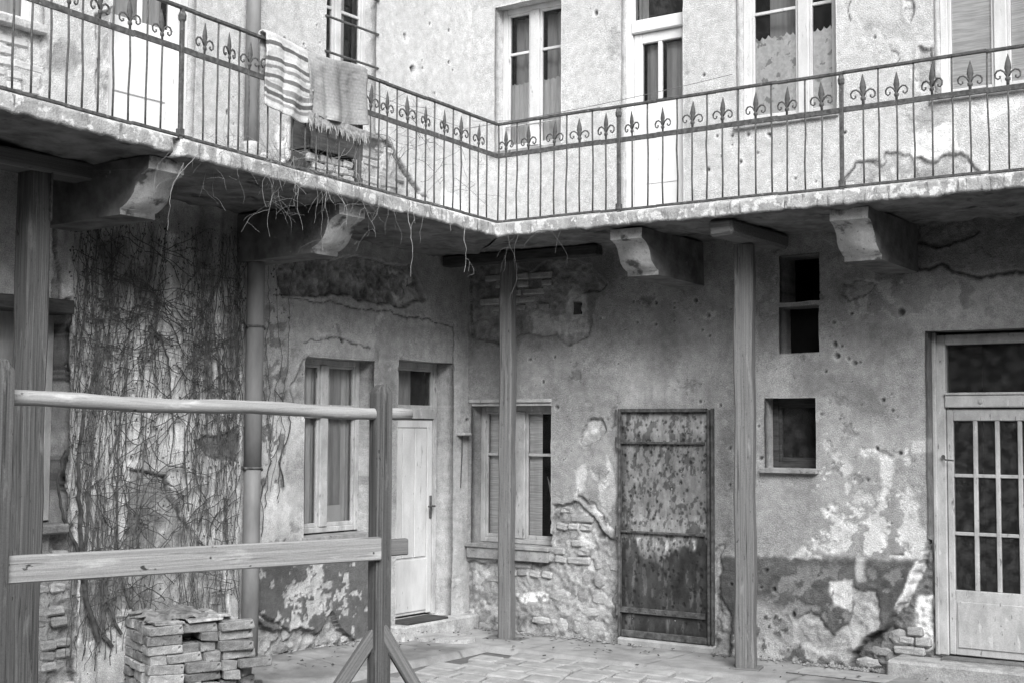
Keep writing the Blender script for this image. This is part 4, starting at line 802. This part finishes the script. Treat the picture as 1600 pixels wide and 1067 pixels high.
b = MB(); b.box(.02, 1.75, -.47, -.33, 3.50, 3.60, .01, .004); put('cap_beam', b, DARKW, r, MB_)
r, Mp = post('support_post', 'timber post with a projecting beam end beside the iron door', (3.235, -.53), .155, 3.47, math.radians(14), MB_)
b = MB(); b.box(-.12, .12, -.10, .10, .0, .035, .006, .004); put('base_plate', b, WOODX, r, Mp)
b = MB(); b.box(-.105, .105, -.60, .50, 3.475, 3.60, .022, .008); put('cap_beam', b, WOODX, r, at(3.315, -.53, 0, MB_))
(lx, _) = onA(42, 700, .42)
r, Mp = post('support_post', 'thick timber post with an iron strap near the wide window', (lx, -.42), .165, 3.60, math.radians(-4), MA, WOODR)
b = MB(); b.box(lx - 1.3, lx + .42, -.53, -.31, 3.60, 3.715, .014, .005); put('cap_beam', b, WOODX, r, MA)
b = MB(); b.box(.062, .078, -.098, -.080, 3.28, 3.62, .003); put('strap', b, IRON, r, Mp)
b = MB(); b.box(-.14, .14, -.14, .14, -.03, .03, .006, .004); put('base_plate', b, WOODX, r, Mp)
# ================================================================ CARPET BEATING RACK in the foreground
def ptd(x, y, d): q = ray(x, y); return O + q * (d / q[1])
DL, DR = 6.55, 8.0
RK = thing('carpet_beating_rack', 'wooden carpet beating rack of round pole and plank between two posts', 'carpet rack', Matrix.Translation(ptd(594, 1170, DR).tolist()))
def rpost(px, top, bot, d, w1, w2, rot, name='post'):
    tp = ptd(px[0], top, d); bt = ptd(px[1], bot, d); M = Matrix.Translation((tp[0], tp[1], 0)) @ Matrix.Rotation(rot, 4, 'Z'); h = tp[2]; dx = (bt[0] - tp[0]) / (tp[2] - bt[2]) * tp[2]
    a, c = w1 / 2, w2 / 2; v = []
    for z, s in ((0, 1), (h - .05, 0), ):
        for x, y in ((-a, -c), (a, -c), (a, c), (-a, c)): v.append((x + dx * (1 if z == 0 else .02), y, z))
    v += [(-a * .35, -c * .8, h), (a * .35, -c * .8, h + .005), (a * .35, c * .8, h), (-a * .35, c * .8, h - .005)]
    f = [(0, 1, 5, 4), (1, 2, 6, 5), (2, 3, 7, 6), (3, 0, 4, 7), (4, 5, 9, 8), (5, 6, 10, 9), (6, 7, 11, 10), (7, 4, 8, 11), (8, 9, 10, 11), (3, 2, 1, 0)]
    b = MB(); b.add(v, f); o = put(name, b, WOODR, RK, M); bv = o.modifiers.new('worn', 'BEVEL'); bv.width = .008; bv.segments = 2; return tp
DLRP = rpost((595.5, 592), 600, 1060, DR, .105, .095, math.radians(37))
rpost((3, -14), 562, 1060, DL - .02, .105, .095, math.radians(37))
p0 = ptd(-40, 620, DL); p1 = ptd(641, 647.5, DR + .12); M, L = along(p0, p1)
b = MB(); n = 24; b.tube([(L * i / n, .004 * math.sin(i * .9), .006 * math.sin(i * .55)) for i in range(n + 1)], [.040 - .006 * i / n + .002 * math.sin(i * 1.7) for i in range(n + 1)], 14); put('round_pole', b, POLE, RK, M, True)
p0 = ptd(-30, 892, DL - .06); p1 = ptd(594, 856, DR - .06); M, L = along(p0, p1)
b = MB(); b.box(0, L, -.022, .022, -.066, .066, .007, .002); put('plank', b, PLANK, RK, M)
for q in (.12, L * .52, L - .06):
    b = MB(); b.lathe([(.007, 0), (.005, -.004), (.001, -.005)], (q, -.0225, random.uniform(-.03, .03)), 6, 'y'); put('nail', b, IRON, RK, M)
b = MB(); b.box(L - .02, L + .21, -.018, .018, -.05, .045, .006, .002); put('plank_end', b, WOODX, RK, M @ Matrix.Translation((.0, .03, .0)))
for q0, q1 in (((588, 985), (508, 1105)), ((597, 985), (668, 1105))):
    M, L = along(ptd(q0[0], q0[1], DR), ptd(q1[0], q1[1], DR - (.10 if q1[0] < 590 else -.1))); b = MB(); b.box(-.03, L * 1.15, -.035, .035, -.035, .035, .008, .002); put('brace', b, WOODX, RK, M)
# ================================================================ BRICK PILE
q0 = onG(232, 1104, 0); ang = math.radians(31)
MP = Matrix.Translation(q0.tolist()) @ Matrix.Rotation(ang, 4, 'Z')      # X runs along the broad face
PILE = thing('brick_pile', 'loose stack of old bricks standing against the creeper wall', 'brick pile', MP)
PB_, PH_ = [brick_mesh('brick', .25, .066, .12, .006, .008) for _ in range(7)], [brick_mesh('brick', .12, .066, .25, .006, .008) for _ in range(7)]
for me in PB_ + PH_: me.materials.append(PILEB)
for rI in range(8):
    x = random.uniform(-.02, .02); z = .035 + rI * .069; lim = .66 - (.06 if rI > 5 else 0) + random.uniform(-.04, .06)
    while x < lim:
        hd = random.random() < .42; l = .12 if hd else .25
        if not (rI == 6 and .22 < x < .34):
            put('brick', random.choice(PH_ if hd else PB_), None, PILE, MP @ Matrix.Translation((x + l / 2, random.uniform(-.04, .02), z + random.uniform(-.004, .004))) @ Matrix.Rotation(random.gauss(0, .05), 4, 'Z') @ Matrix.Rotation(random.gauss(0, .02), 4, 'Y') @ Matrix.Rotation(random.gauss(0, .03), 4, 'X'))
        x += l + random.uniform(.004, .016)
    # flank and back bricks
    for y in (.16, .42):
        put('brick', random.choice(PH_), None, PILE, MP @ Matrix.Translation((.06 + random.uniform(-.02, .01), y, z)) @ Matrix.Rotation(random.uniform(-.06, .06), 4, 'Z'))
        put('brick', random.choice(PH_), None, PILE, MP @ Matrix.Translation((.60 + random.uniform(-.02, .04), y, z)) @ Matrix.Rotation(random.uniform(-.06, .06), 4, 'Z'))
    if rI >= 6:
        for xx in np.arange(.14, .62, .135):
            for y in (.26, .52): put('brick', random.choice(PH_), None, PILE, MP @ Matrix.Translation((xx + .06, y, z)) @ Matrix.Rotation(random.uniform(-.08, .08), 4, 'Z'))
for x, y, z, a in ((.78, .14, .03, .5), (.80, .16, .10, .35), (.79, .18, .17, .6), (.95, .30, .03, 1.2), (.80, .20, .235, .2)):
    put('brick', random.choice(PH_), None, PILE, MP @ Matrix.Translation((x - .03, y - .06, z)) @ Matrix.Rotation(a, 4, 'Z'))
# torn felt on top
def crumple(name, label, M, lx, ly, amp, m, seed, cat='felt sheet'):
    n = 26; V = []; Fc = []
    for i in range(n + 1):
        for j in range(n + 1):
            x, y = i / n * lx, j / n * ly; e_ = j in (0, n); V.append((x + .03 * math.sin(j * .8 + seed) + random.uniform(-.012, .012), y + (random.uniform(-.045, .03) if e_ else 0), 0))
    A_ = np.array(V); z = amp * (2.2 * np.abs(fbm(A_[:, 0] * 7, A_[:, 1] * 7, seed, 2)) + .5 * fbm(A_[:, 0] * 26, A_[:, 1] * 26, seed + 3, 2) + .15) - .06 * (A_[:, 1] < .03) * vn(A_[:, 0] * 11, A_[:, 1], 5)
    V = [(a, b, float(c)) for (a, b, _), c in zip(V, z)]
    for i in range(n):
        for j in range(n): Fc.append((i * (n + 1) + j, (i + 1) * (n + 1) + j, (i + 1) * (n + 1) + j + 1, i * (n + 1) + j + 1))
    mb = MB(); mb.add(V, Fc); return put(name, mb, m, None, M, True, label=label, category=cat)
crumple('felt_sheet', 'crumpled torn felt lying on top of the brick pile', MP @ Matrix.Translation((-.02, .10, .585)), .46, .36, .05, SCRAP, 5)
for k, (x, y, a, l, d) in enumerate(((.13, .05, .1, .22, .13), (.40, .05, -.12, .25, .14), (.28, .24, .3, .24, .16), (.54, .20, -.2, .20, .14))):
    b = MB(); b.box(-l / 2, l / 2, -d / 2, d / 2, 0, .020, .004, .006); put('tile', b, PILEB, PILE, MP @ Matrix.Translation((x, y, .556 + .004 * k)) @ Matrix.Rotation(a, 4, 'Z') @ Matrix.Rotation(random.gauss(0, .03), 4, 'Y'))
# ================================================================ CREEPER on wing A
CR = thing('dead_creeper', 'leafless creeper clinging to the wall beside the drainpipe', 'creeper', at(-4.0, 0, 0, MA))
def strand(x, z, ztop, r, wob, lean=0.0):
    pts = []; y = -.022
    dx = 0
    while z < ztop:
        pts.append((x, y + random.uniform(-.022, .006), z)); dx = .8 * dx + random.gauss(0, wob) + lean; x += dx; z += random.uniform(.035, .07)
        if -3.06 < x < -2.9: dx = -abs(dx)
        if x < -4.72: dx = abs(dx)
    return pts
stm = MB(); leafpts = []
xs0 = [-4.45, -4.38, -4.3, -4.15, -3.95, -3.8, -3.7, -3.45, -3.3, -3.15]
for i in range(470):
    band = random.choice([-4.62, -4.5, -4.32, -4.05, -3.62, -3.45, -3.22, -3.15, None]); x = random.gauss(band, .065) if band else random.uniform(-4.7, -3.06)
    z0 = random.choice([.1, .3, .8, 1.4, 1.9, 2.2, 2.5]) + random.random() * .4; zt = min(3.5, z0 + random.uniform(.3, 2.0))
    x = min(max(x, -4.7), -3.07)
    if i % 45 == 0: x = random.uniform(-2.84, -2.62); z0 = random.uniform(1.0, 2.2)
    pts = strand(x, z0, zt, .003, random.uniform(.002, .011))
    if len(pts) > 3:
        r0 = random.choice((.0016, .0022, .003, .0045)); stm.tube(pts, [r0 * (1 - .6 * k / len(pts)) for k in range(len(pts))], 3, False); leafpts += pts[::2]
for i in range(210):   # wandering cross branches
    x, z = random.uniform(-4.65, -3.1), random.uniform(.6, 3.3); a = random.uniform(-.5, .5) + (math.pi if random.random() < .5 else 0); pts = []
    for k in range(random.randint(6, 16)):
        pts.append((x, -.03 + random.uniform(-.01, .01), z)); a += random.gauss(0, .25); x += .05 * math.cos(a); z += .05 * math.sin(a)
        if not -4.72 < x < -3.06: break
    if len(pts) > 3: stm.tube(pts, [.0045 * (1 - .6 * k / len(pts)) for k in range(len(pts))], 4, False); leafpts += pts
put('tendrils', stm, TWIG, CR, MA, kind='stuff')
lf = MB(); rl = random.Random(3)
for p in leafpts:
    for _ in range(2):
        if rl.random() < .42 * (0.06 + max(0, (p[2] - 1.0)) / 2.6):
            s = rl.uniform(.004, .013); cx, cy, cz = p[0] + rl.gauss(0, .035), -.012 - rl.random() * .025, p[2] + rl.gauss(0, .03); a = rl.random() * 6.28
            lf.add([(cx + s * math.cos(a + t), cy + rl.uniform(-.008, .008), cz + s * 1.2 * math.sin(a + t)) for t in (0, 2.0, 4.1)], [(0, 1, 2)])
put('rootlets', lf, TWIG, CR, MA, kind='stuff')
for path, r in (([(150, 1000), (128, 930), (122, 880), (120, 800), (118, 740), (125, 650), (150, 560)], .022), ([(170, 1010), (135, 960), (128, 900), (130, 850), (138, 760)], .016), ([(185, 990), (165, 945), (152, 905), (148, 860), (150, 800)], .012), ([(205, 960), (190, 920), (180, 880), (178, 760), (185, 640), (200, 560)], .010), ([(118, 860), (95, 810), (85, 760), (100, 690)], .014),
                ([(230, 510), (246, 525), (258, 560), (262, 600), (268, 660), (262, 740)], .009), ([(130, 498), (180, 501), (226, 497)], .007), ([(150, 478), (190, 485), (226, 497)], .006), ([(440, 760), (432, 720), (450, 670), (448, 640), (420, 600)], .008), ([(405, 770), (415, 730), (430, 700), (436, 660)], .006), ([(290, 800), (284, 700), (300, 610), (296, 500)], .007), ([(335, 690), (340, 600), (330, 500), (345, 400)], .008)):
    pts = [(onA(*q)[0], -.03, onA(*q)[1]) for q in path]; P2 = []
    for a, b in zip(pts[:-1], pts[1:]):
        for k in range(5): t = k / 5; P2.append(tuple(a[i] + (b[i] - a[i]) * t + random.gauss(0, .005) for i in range(3)))
    m = MB(); m.tube(P2, [r * (1 - .55 * k / len(P2)) for k in range(len(P2))], 6); put('stem', m, TWIG, CR, MA)
# twigs trailing over the gallery edge
HT = thing('trailing_twigs', 'bleached dead twigs trailing over the gallery edge under the rugs', 'dead plant', Matrix.Translation(G('A', 3.4, 1.25, GT)))
tw = MB(); main = []
def twig(p, L, r, droop, lat, depth=0):
    P_ = [Vector(p)]; d = Vector((random.uniform(-1, 1) * lat, random.uniform(-1, 1) * lat, random.uniform(-.3, .5)))
    n = int(L / .04)
    for k in range(n):
        d = (d + Vector((random.gauss(0, .22), random.gauss(0, .22), random.gauss(-droop * .7, .2)))).normalized(); P_.append(P_[-1] + d * .04)
        if depth < 2 and random.random() < .16: twig(P_[-1], L * random.uniform(.3, .6), r * .7, droop, lat, depth + 1)
    if len(P_) > 2: tw.tube(P_, [r * (1 - .5 * k / len(P_)) for k in range(len(P_))], 4, False)
for i in range(72):
    u = random.choice([random.gauss(3.55, .16), random.gauss(3.9, .2), random.gauss(3.1, .3), random.uniform(2.0, 4.9)]); twig(G('A', u, 1.28 + random.uniform(-.05, .06), GT + random.uniform(-.08, .12)), random.uniform(.2, .62), random.uniform(.0011, .0020), .26, .8)
for u, L in ((1.75, .5), (2.2, .5), (2.5, .6), (4.7, .5)): twig(G('A', u, 1.27, GT - .08), L, .003, .5, .25)
for i in range(40):
    twig(G('A', random.gauss(3.35, .28), 1.0 + random.uniform(-.25, .15), GT + .02), random.uniform(.2, .6), .002, -.12, .8)
put('twigs', tw, TWIGL, HT, kind='stuff')
t2 = MB(); tw = t2
for i in range(26): twig(G('A', random.uniform(1.5, 2.9), 1.2 + random.uniform(-.03, .03), random.uniform(3.9, 4.45)), random.uniform(.2, .5), .002, .05, .6)
for i in range(6): twig(G('B', random.uniform(1.3, 2.0), 1.27, GB), random.uniform(.15, .6), .0025, .6, .2)
put('fine_twigs', t2, TWIG, HT, kind='stuff')
# ================================================================ SMALL THINGS
px, pz = onA(720, 662); Mw = at(px + .0, -.0, pz, MA)
LB = thing('wall_bracket', 'small round-topped wall box at the corner beside the plank door', 'wall fitting', Mw)
b = MB(); ring = [(-.062, -.09), (.062, -.09)] + [(.062 * math.cos(t), .03 + .075 * math.sin(t)) for t in [math.pi * k / 8 for k in range(9)]]; n = len(ring)
inn = [(x * .62, -.02 + (z + .02) * .66) for x, z in ring]
b.add([(x, 0, z) for x, z in ring] + [(x, -.075, z) for x, z in ring] + [(x, -.078, z) for x, z in inn] + [(x, -.045, z) for x, z in inn], [(k, (k + 1) % n, n + (k + 1) % n, n + k) for k in range(n)] + [(n + k, n + (k + 1) % n, 2 * n + (k + 1) % n, 2 * n + k) for k in range(n)] + [(2 * n + k, 2 * n + (k + 1) % n, 3 * n + (k + 1) % n, 3 * n + k) for k in range(n)] + [tuple(range(3 * n, 4 * n))])
put('body', b, STONE, LB, Mw)
b = MB(); b.box(-.066, .066, -.09, .0, -.115, -.085, .008); put('lip', b, CREAM, LB, Mw)
b = MB(); b.tube([(0, -.02, -.09), (.005, -.015, -.3), (-.01, -.012, -.62)], .006, 6); put('wire', b, IRON, LB, Mw)
def wire(label, pts, r=.003):
    m = MB(); P_ = []
    for a, b in zip(pts[:-1], pts[1:]):
        for k in range(11):
            t = k / 10; P_.append(tuple(a[i] + (b[i] - a[i]) * t - (.12 * t * (1 - t) if i == 2 else 0) for i in range(3)))
    m.tube(P_, r, 4); put('clothes_line', m, ZINC, label=label, category='clothes line', group='thin lines strung along the gallery')
wire('thin clothes line strung from corner to railing along the gallery', [G('A', .05, .06, 5.0), G('B', 1.95, 1.2, 4.62)]); wire('thin clothes line running past the half-glazed gallery door', [G('A', 2.4, .1, 5.0), G('B', .2, .35, 4.85), G('B', 3.0, .25, 5.0)])
gz = -.0
p = onG(695, 998, .03); SLABM = Matrix.Translation((p[0], p[1], .0)) @ Matrix.Rotation(math.radians(-20), 4, 'Z')
b = MB(); n = 11; ring = [(math.cos(2 * math.pi * k / n) * .34 * random.uniform(.8, 1.1), math.sin(2 * math.pi * k / n) * .22 * random.uniform(.8, 1.1)) for k in range(n)]
b.add([(x, y, .015) for x, y in ring] + [(x * .98, y * .98, .055) for x, y in ring], [tuple(range(n))[::-1], tuple(range(n, 2 * n))] + [(k, (k + 1) % n, n + (k + 1) % n, n + k) for k in range(n)])
put('stone_slab', b, STONE, None, SLABM, label='flat broken stone slab lying below the plank door step', category='stone slab')
DM = at(-.72, -.02, .158, MA); b = MB(); b.box(-.34, .26, -.12, .13, .0, .022, .006, .004); put('doormat', b, DARKW, None, DM, label='dark doormat on the step of the plank door', category='doormat')
hp = onB(1310, 1046)[0]; HM_ = at(3.98, -.34, .024, MB_); b = MB(); b.box(-.36, .40, -.20, .17, -.01, .006, .003); HC = put('hatch_cover', b, FLAG, None, HM_, label='rectangular hatch cover in the pavement by the broken wall corner', category='hatch')
b = MB(); b.box(-.39, .43, -.215, -.203, -.01, .006); b.box(-.39, .43, .173, .185, -.01, .006); put('hatch_frame', b, IRON, HC, HM_)
# rubble fallen at the wall feet
rb = MB(); rr = random.Random(9)
def lump(x, y, z, s, M):
    v = [(x + s * rr.uniform(.6, 1.2) * a, y + s * rr.uniform(.6, 1.2) * b, z + s * rr.uniform(.5, .9) * c) for a, b, c in ((1, 0, 0), (-1, 0, 0), (0, 1, 0), (0, -1, 0), (0, 0, 1), (0, 0, -.6))]
    rb.add([tuple(M @ Vector(q)) for q in v], [(0, 2, 4), (2, 1, 4), (1, 3, 4), (3, 0, 4), (2, 0, 5), (1, 2, 5), (3, 1, 5), (0, 3, 5)])
for _ in range(420): lump(rr.choice([rr.uniform(.0, 2.0), rr.uniform(2.7, 4.6), rr.gauss(4.1, .3)]), -.02 - abs(rr.gauss(0, .07)), .03, rr.uniform(.006, .028), MB_)
for _ in range(420): lump(rr.uniform(-4.9, -1.3), -.02 - abs(rr.gauss(0, .09)), .05, rr.uniform(.006, .03), MA)
put('rubble', rb, STONE, kind='stuff')
lt = MB(); rr = random.Random(21)
for _ in range(260):
    M, x, y = rr.choice(((MB_, rr.uniform(.2, 4.8), -abs(rr.gauss(0, .5))), (MA, rr.uniform(-4.6, -.9), -abs(rr.gauss(0, .5))))); a = rr.random() * 6.28; s_ = rr.uniform(.006, .02)
    lt.add([tuple(M @ Vector((x + s_ * math.cos(a + t) * k, y + s_ * math.sin(a + t), (.10 if M is MA else .04) + rr.uniform(-.004, .012)))) for t, k in ((0, 1.4), (1.6, .7), (3.1, 1.4), (4.7, .7))], [(0, 1, 2, 3)])
put('litter', lt, TWIG, kind='stuff')
# ================================================================ GROUND
def gh(X, Y):   # pavement height near wing A
    rel = np.stack([X - C0[0], Y - C0[1]], -1); ua = rel @ dA[:2]; oa = rel @ dB[:2]
    return .06 * ss(.9, .1, oa) * ss(1.2, 2.2, ua) + .012 * fbm(X * 2, Y * 2, 61, 4)
def shape_pave(seed, fr):
    def s(U, Z):
        n = fbm(U * 2.2, Z * 2.2, seed, 5); t = .29 * (1 + .5 * n + .25 * fbm(U * 13, Z * 13, seed + 3, 3)); X = C0[0] + U * fr[0][0] + Z * fr[1][0]; Y = C0[1] + U * fr[0][1] + Z * fr[1][1]
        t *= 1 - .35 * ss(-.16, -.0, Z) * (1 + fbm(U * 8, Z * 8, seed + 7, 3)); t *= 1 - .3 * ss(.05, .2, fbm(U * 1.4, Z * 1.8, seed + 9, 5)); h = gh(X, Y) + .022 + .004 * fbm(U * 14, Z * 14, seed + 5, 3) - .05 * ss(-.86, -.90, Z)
        for k in range(-6, 7):
            d = np.abs(U - 1.25 * k - .05 * fbm(Z * 3, Z * 0, seed + k, 3)); m = np.exp(-(d / .008) ** 2); h -= .008 * m; t *= 1 - .45 * m
        return h, np.clip(t, .1, .7)
    return s
def lay(me, swap=True):       # sheets are modelled upright: lay them down (x, -h, z) -> (x, z, h)
    co_ = np.empty(len(me.vertices) * 3, np.float32); me.vertices.foreach_get('co', co_); co_ = co_.reshape(-1, 3); me.vertices.foreach_set('co', np.stack([co_[:, 0], co_[:, 2], -co_[:, 1]], 1).ravel()); me.update(); return me
put('pavement', lay(sheet(0, 7.2, -.92, .0, .022, [], shape_pave(11, (dB, -dA)), .004)), PAVE, None, MB_, kind='structure')
put('pavement', lay(sheet(-7.6, -.92, -.92, .0, .022, [], shape_pave(21, (-dA, -dB)), .004)), PAVE, None, MA, kind='structure')
gd_ = MB(); gd_.add([(-60, -60, -.03), (60, -60, -.03), (60, 60, -.03), (-60, 60, -.03)], [(0, 1, 2, 3)])
GD = mat('courtyard_earth', .10, .20, (1.2, 1.2, 1.2), bump=.5, bscale=40, fine=.3); ground = put('courtyard_ground', gd_, GD, None, kind='structure')
# flagstones beyond the pavement edge
cnt = 0; y = -.935
while y > -2.6:
    dpt = random.uniform(.22, .29); x = .45 + random.uniform(-.2, 0)
    while x < 5.6:
        l = random.uniform(.20, .40); ok = x > .95
        if ok:
            j = lambda: random.uniform(-.018, .018); sk = .05; g = .013
            pts = [(x + g + j() + sk, y - dpt + g + j()), (x + l - g + j() + sk, y - dpt + g + j()), (x + l - g + j(), y - g + j() * .5), (x + g + j(), y - g + j() * .5)]; cx = sum(q[0] for q in pts) / 4; cy = sum(q[1] for q in pts) / 4; tz = random.uniform(-.004, .006)
            m = MB(); m.add([(a, b, -.05) for a, b in pts] + [(a, b, tz + random.uniform(-.006, .004)) for a, b in pts] + [(cx + (a - cx) * .90, cy + (b - cy) * .90, tz + .010 + random.uniform(-.004, .004)) for a, b in pts], [(k, (k + 1) % 4, 4 + (k + 1) % 4, 4 + k) for k in range(4)] + [(4 + k, 4 + (k + 1) % 4, 8 + (k + 1) % 4, 8 + k) for k in range(4)] + [(8, 9, 10, 11)])
            put('flagstone', m, FLAG, ground, MB_); cnt += 1
        x += l
    y -= dpt
print('flagstones', cnt, 'objects', len(scn.objects))
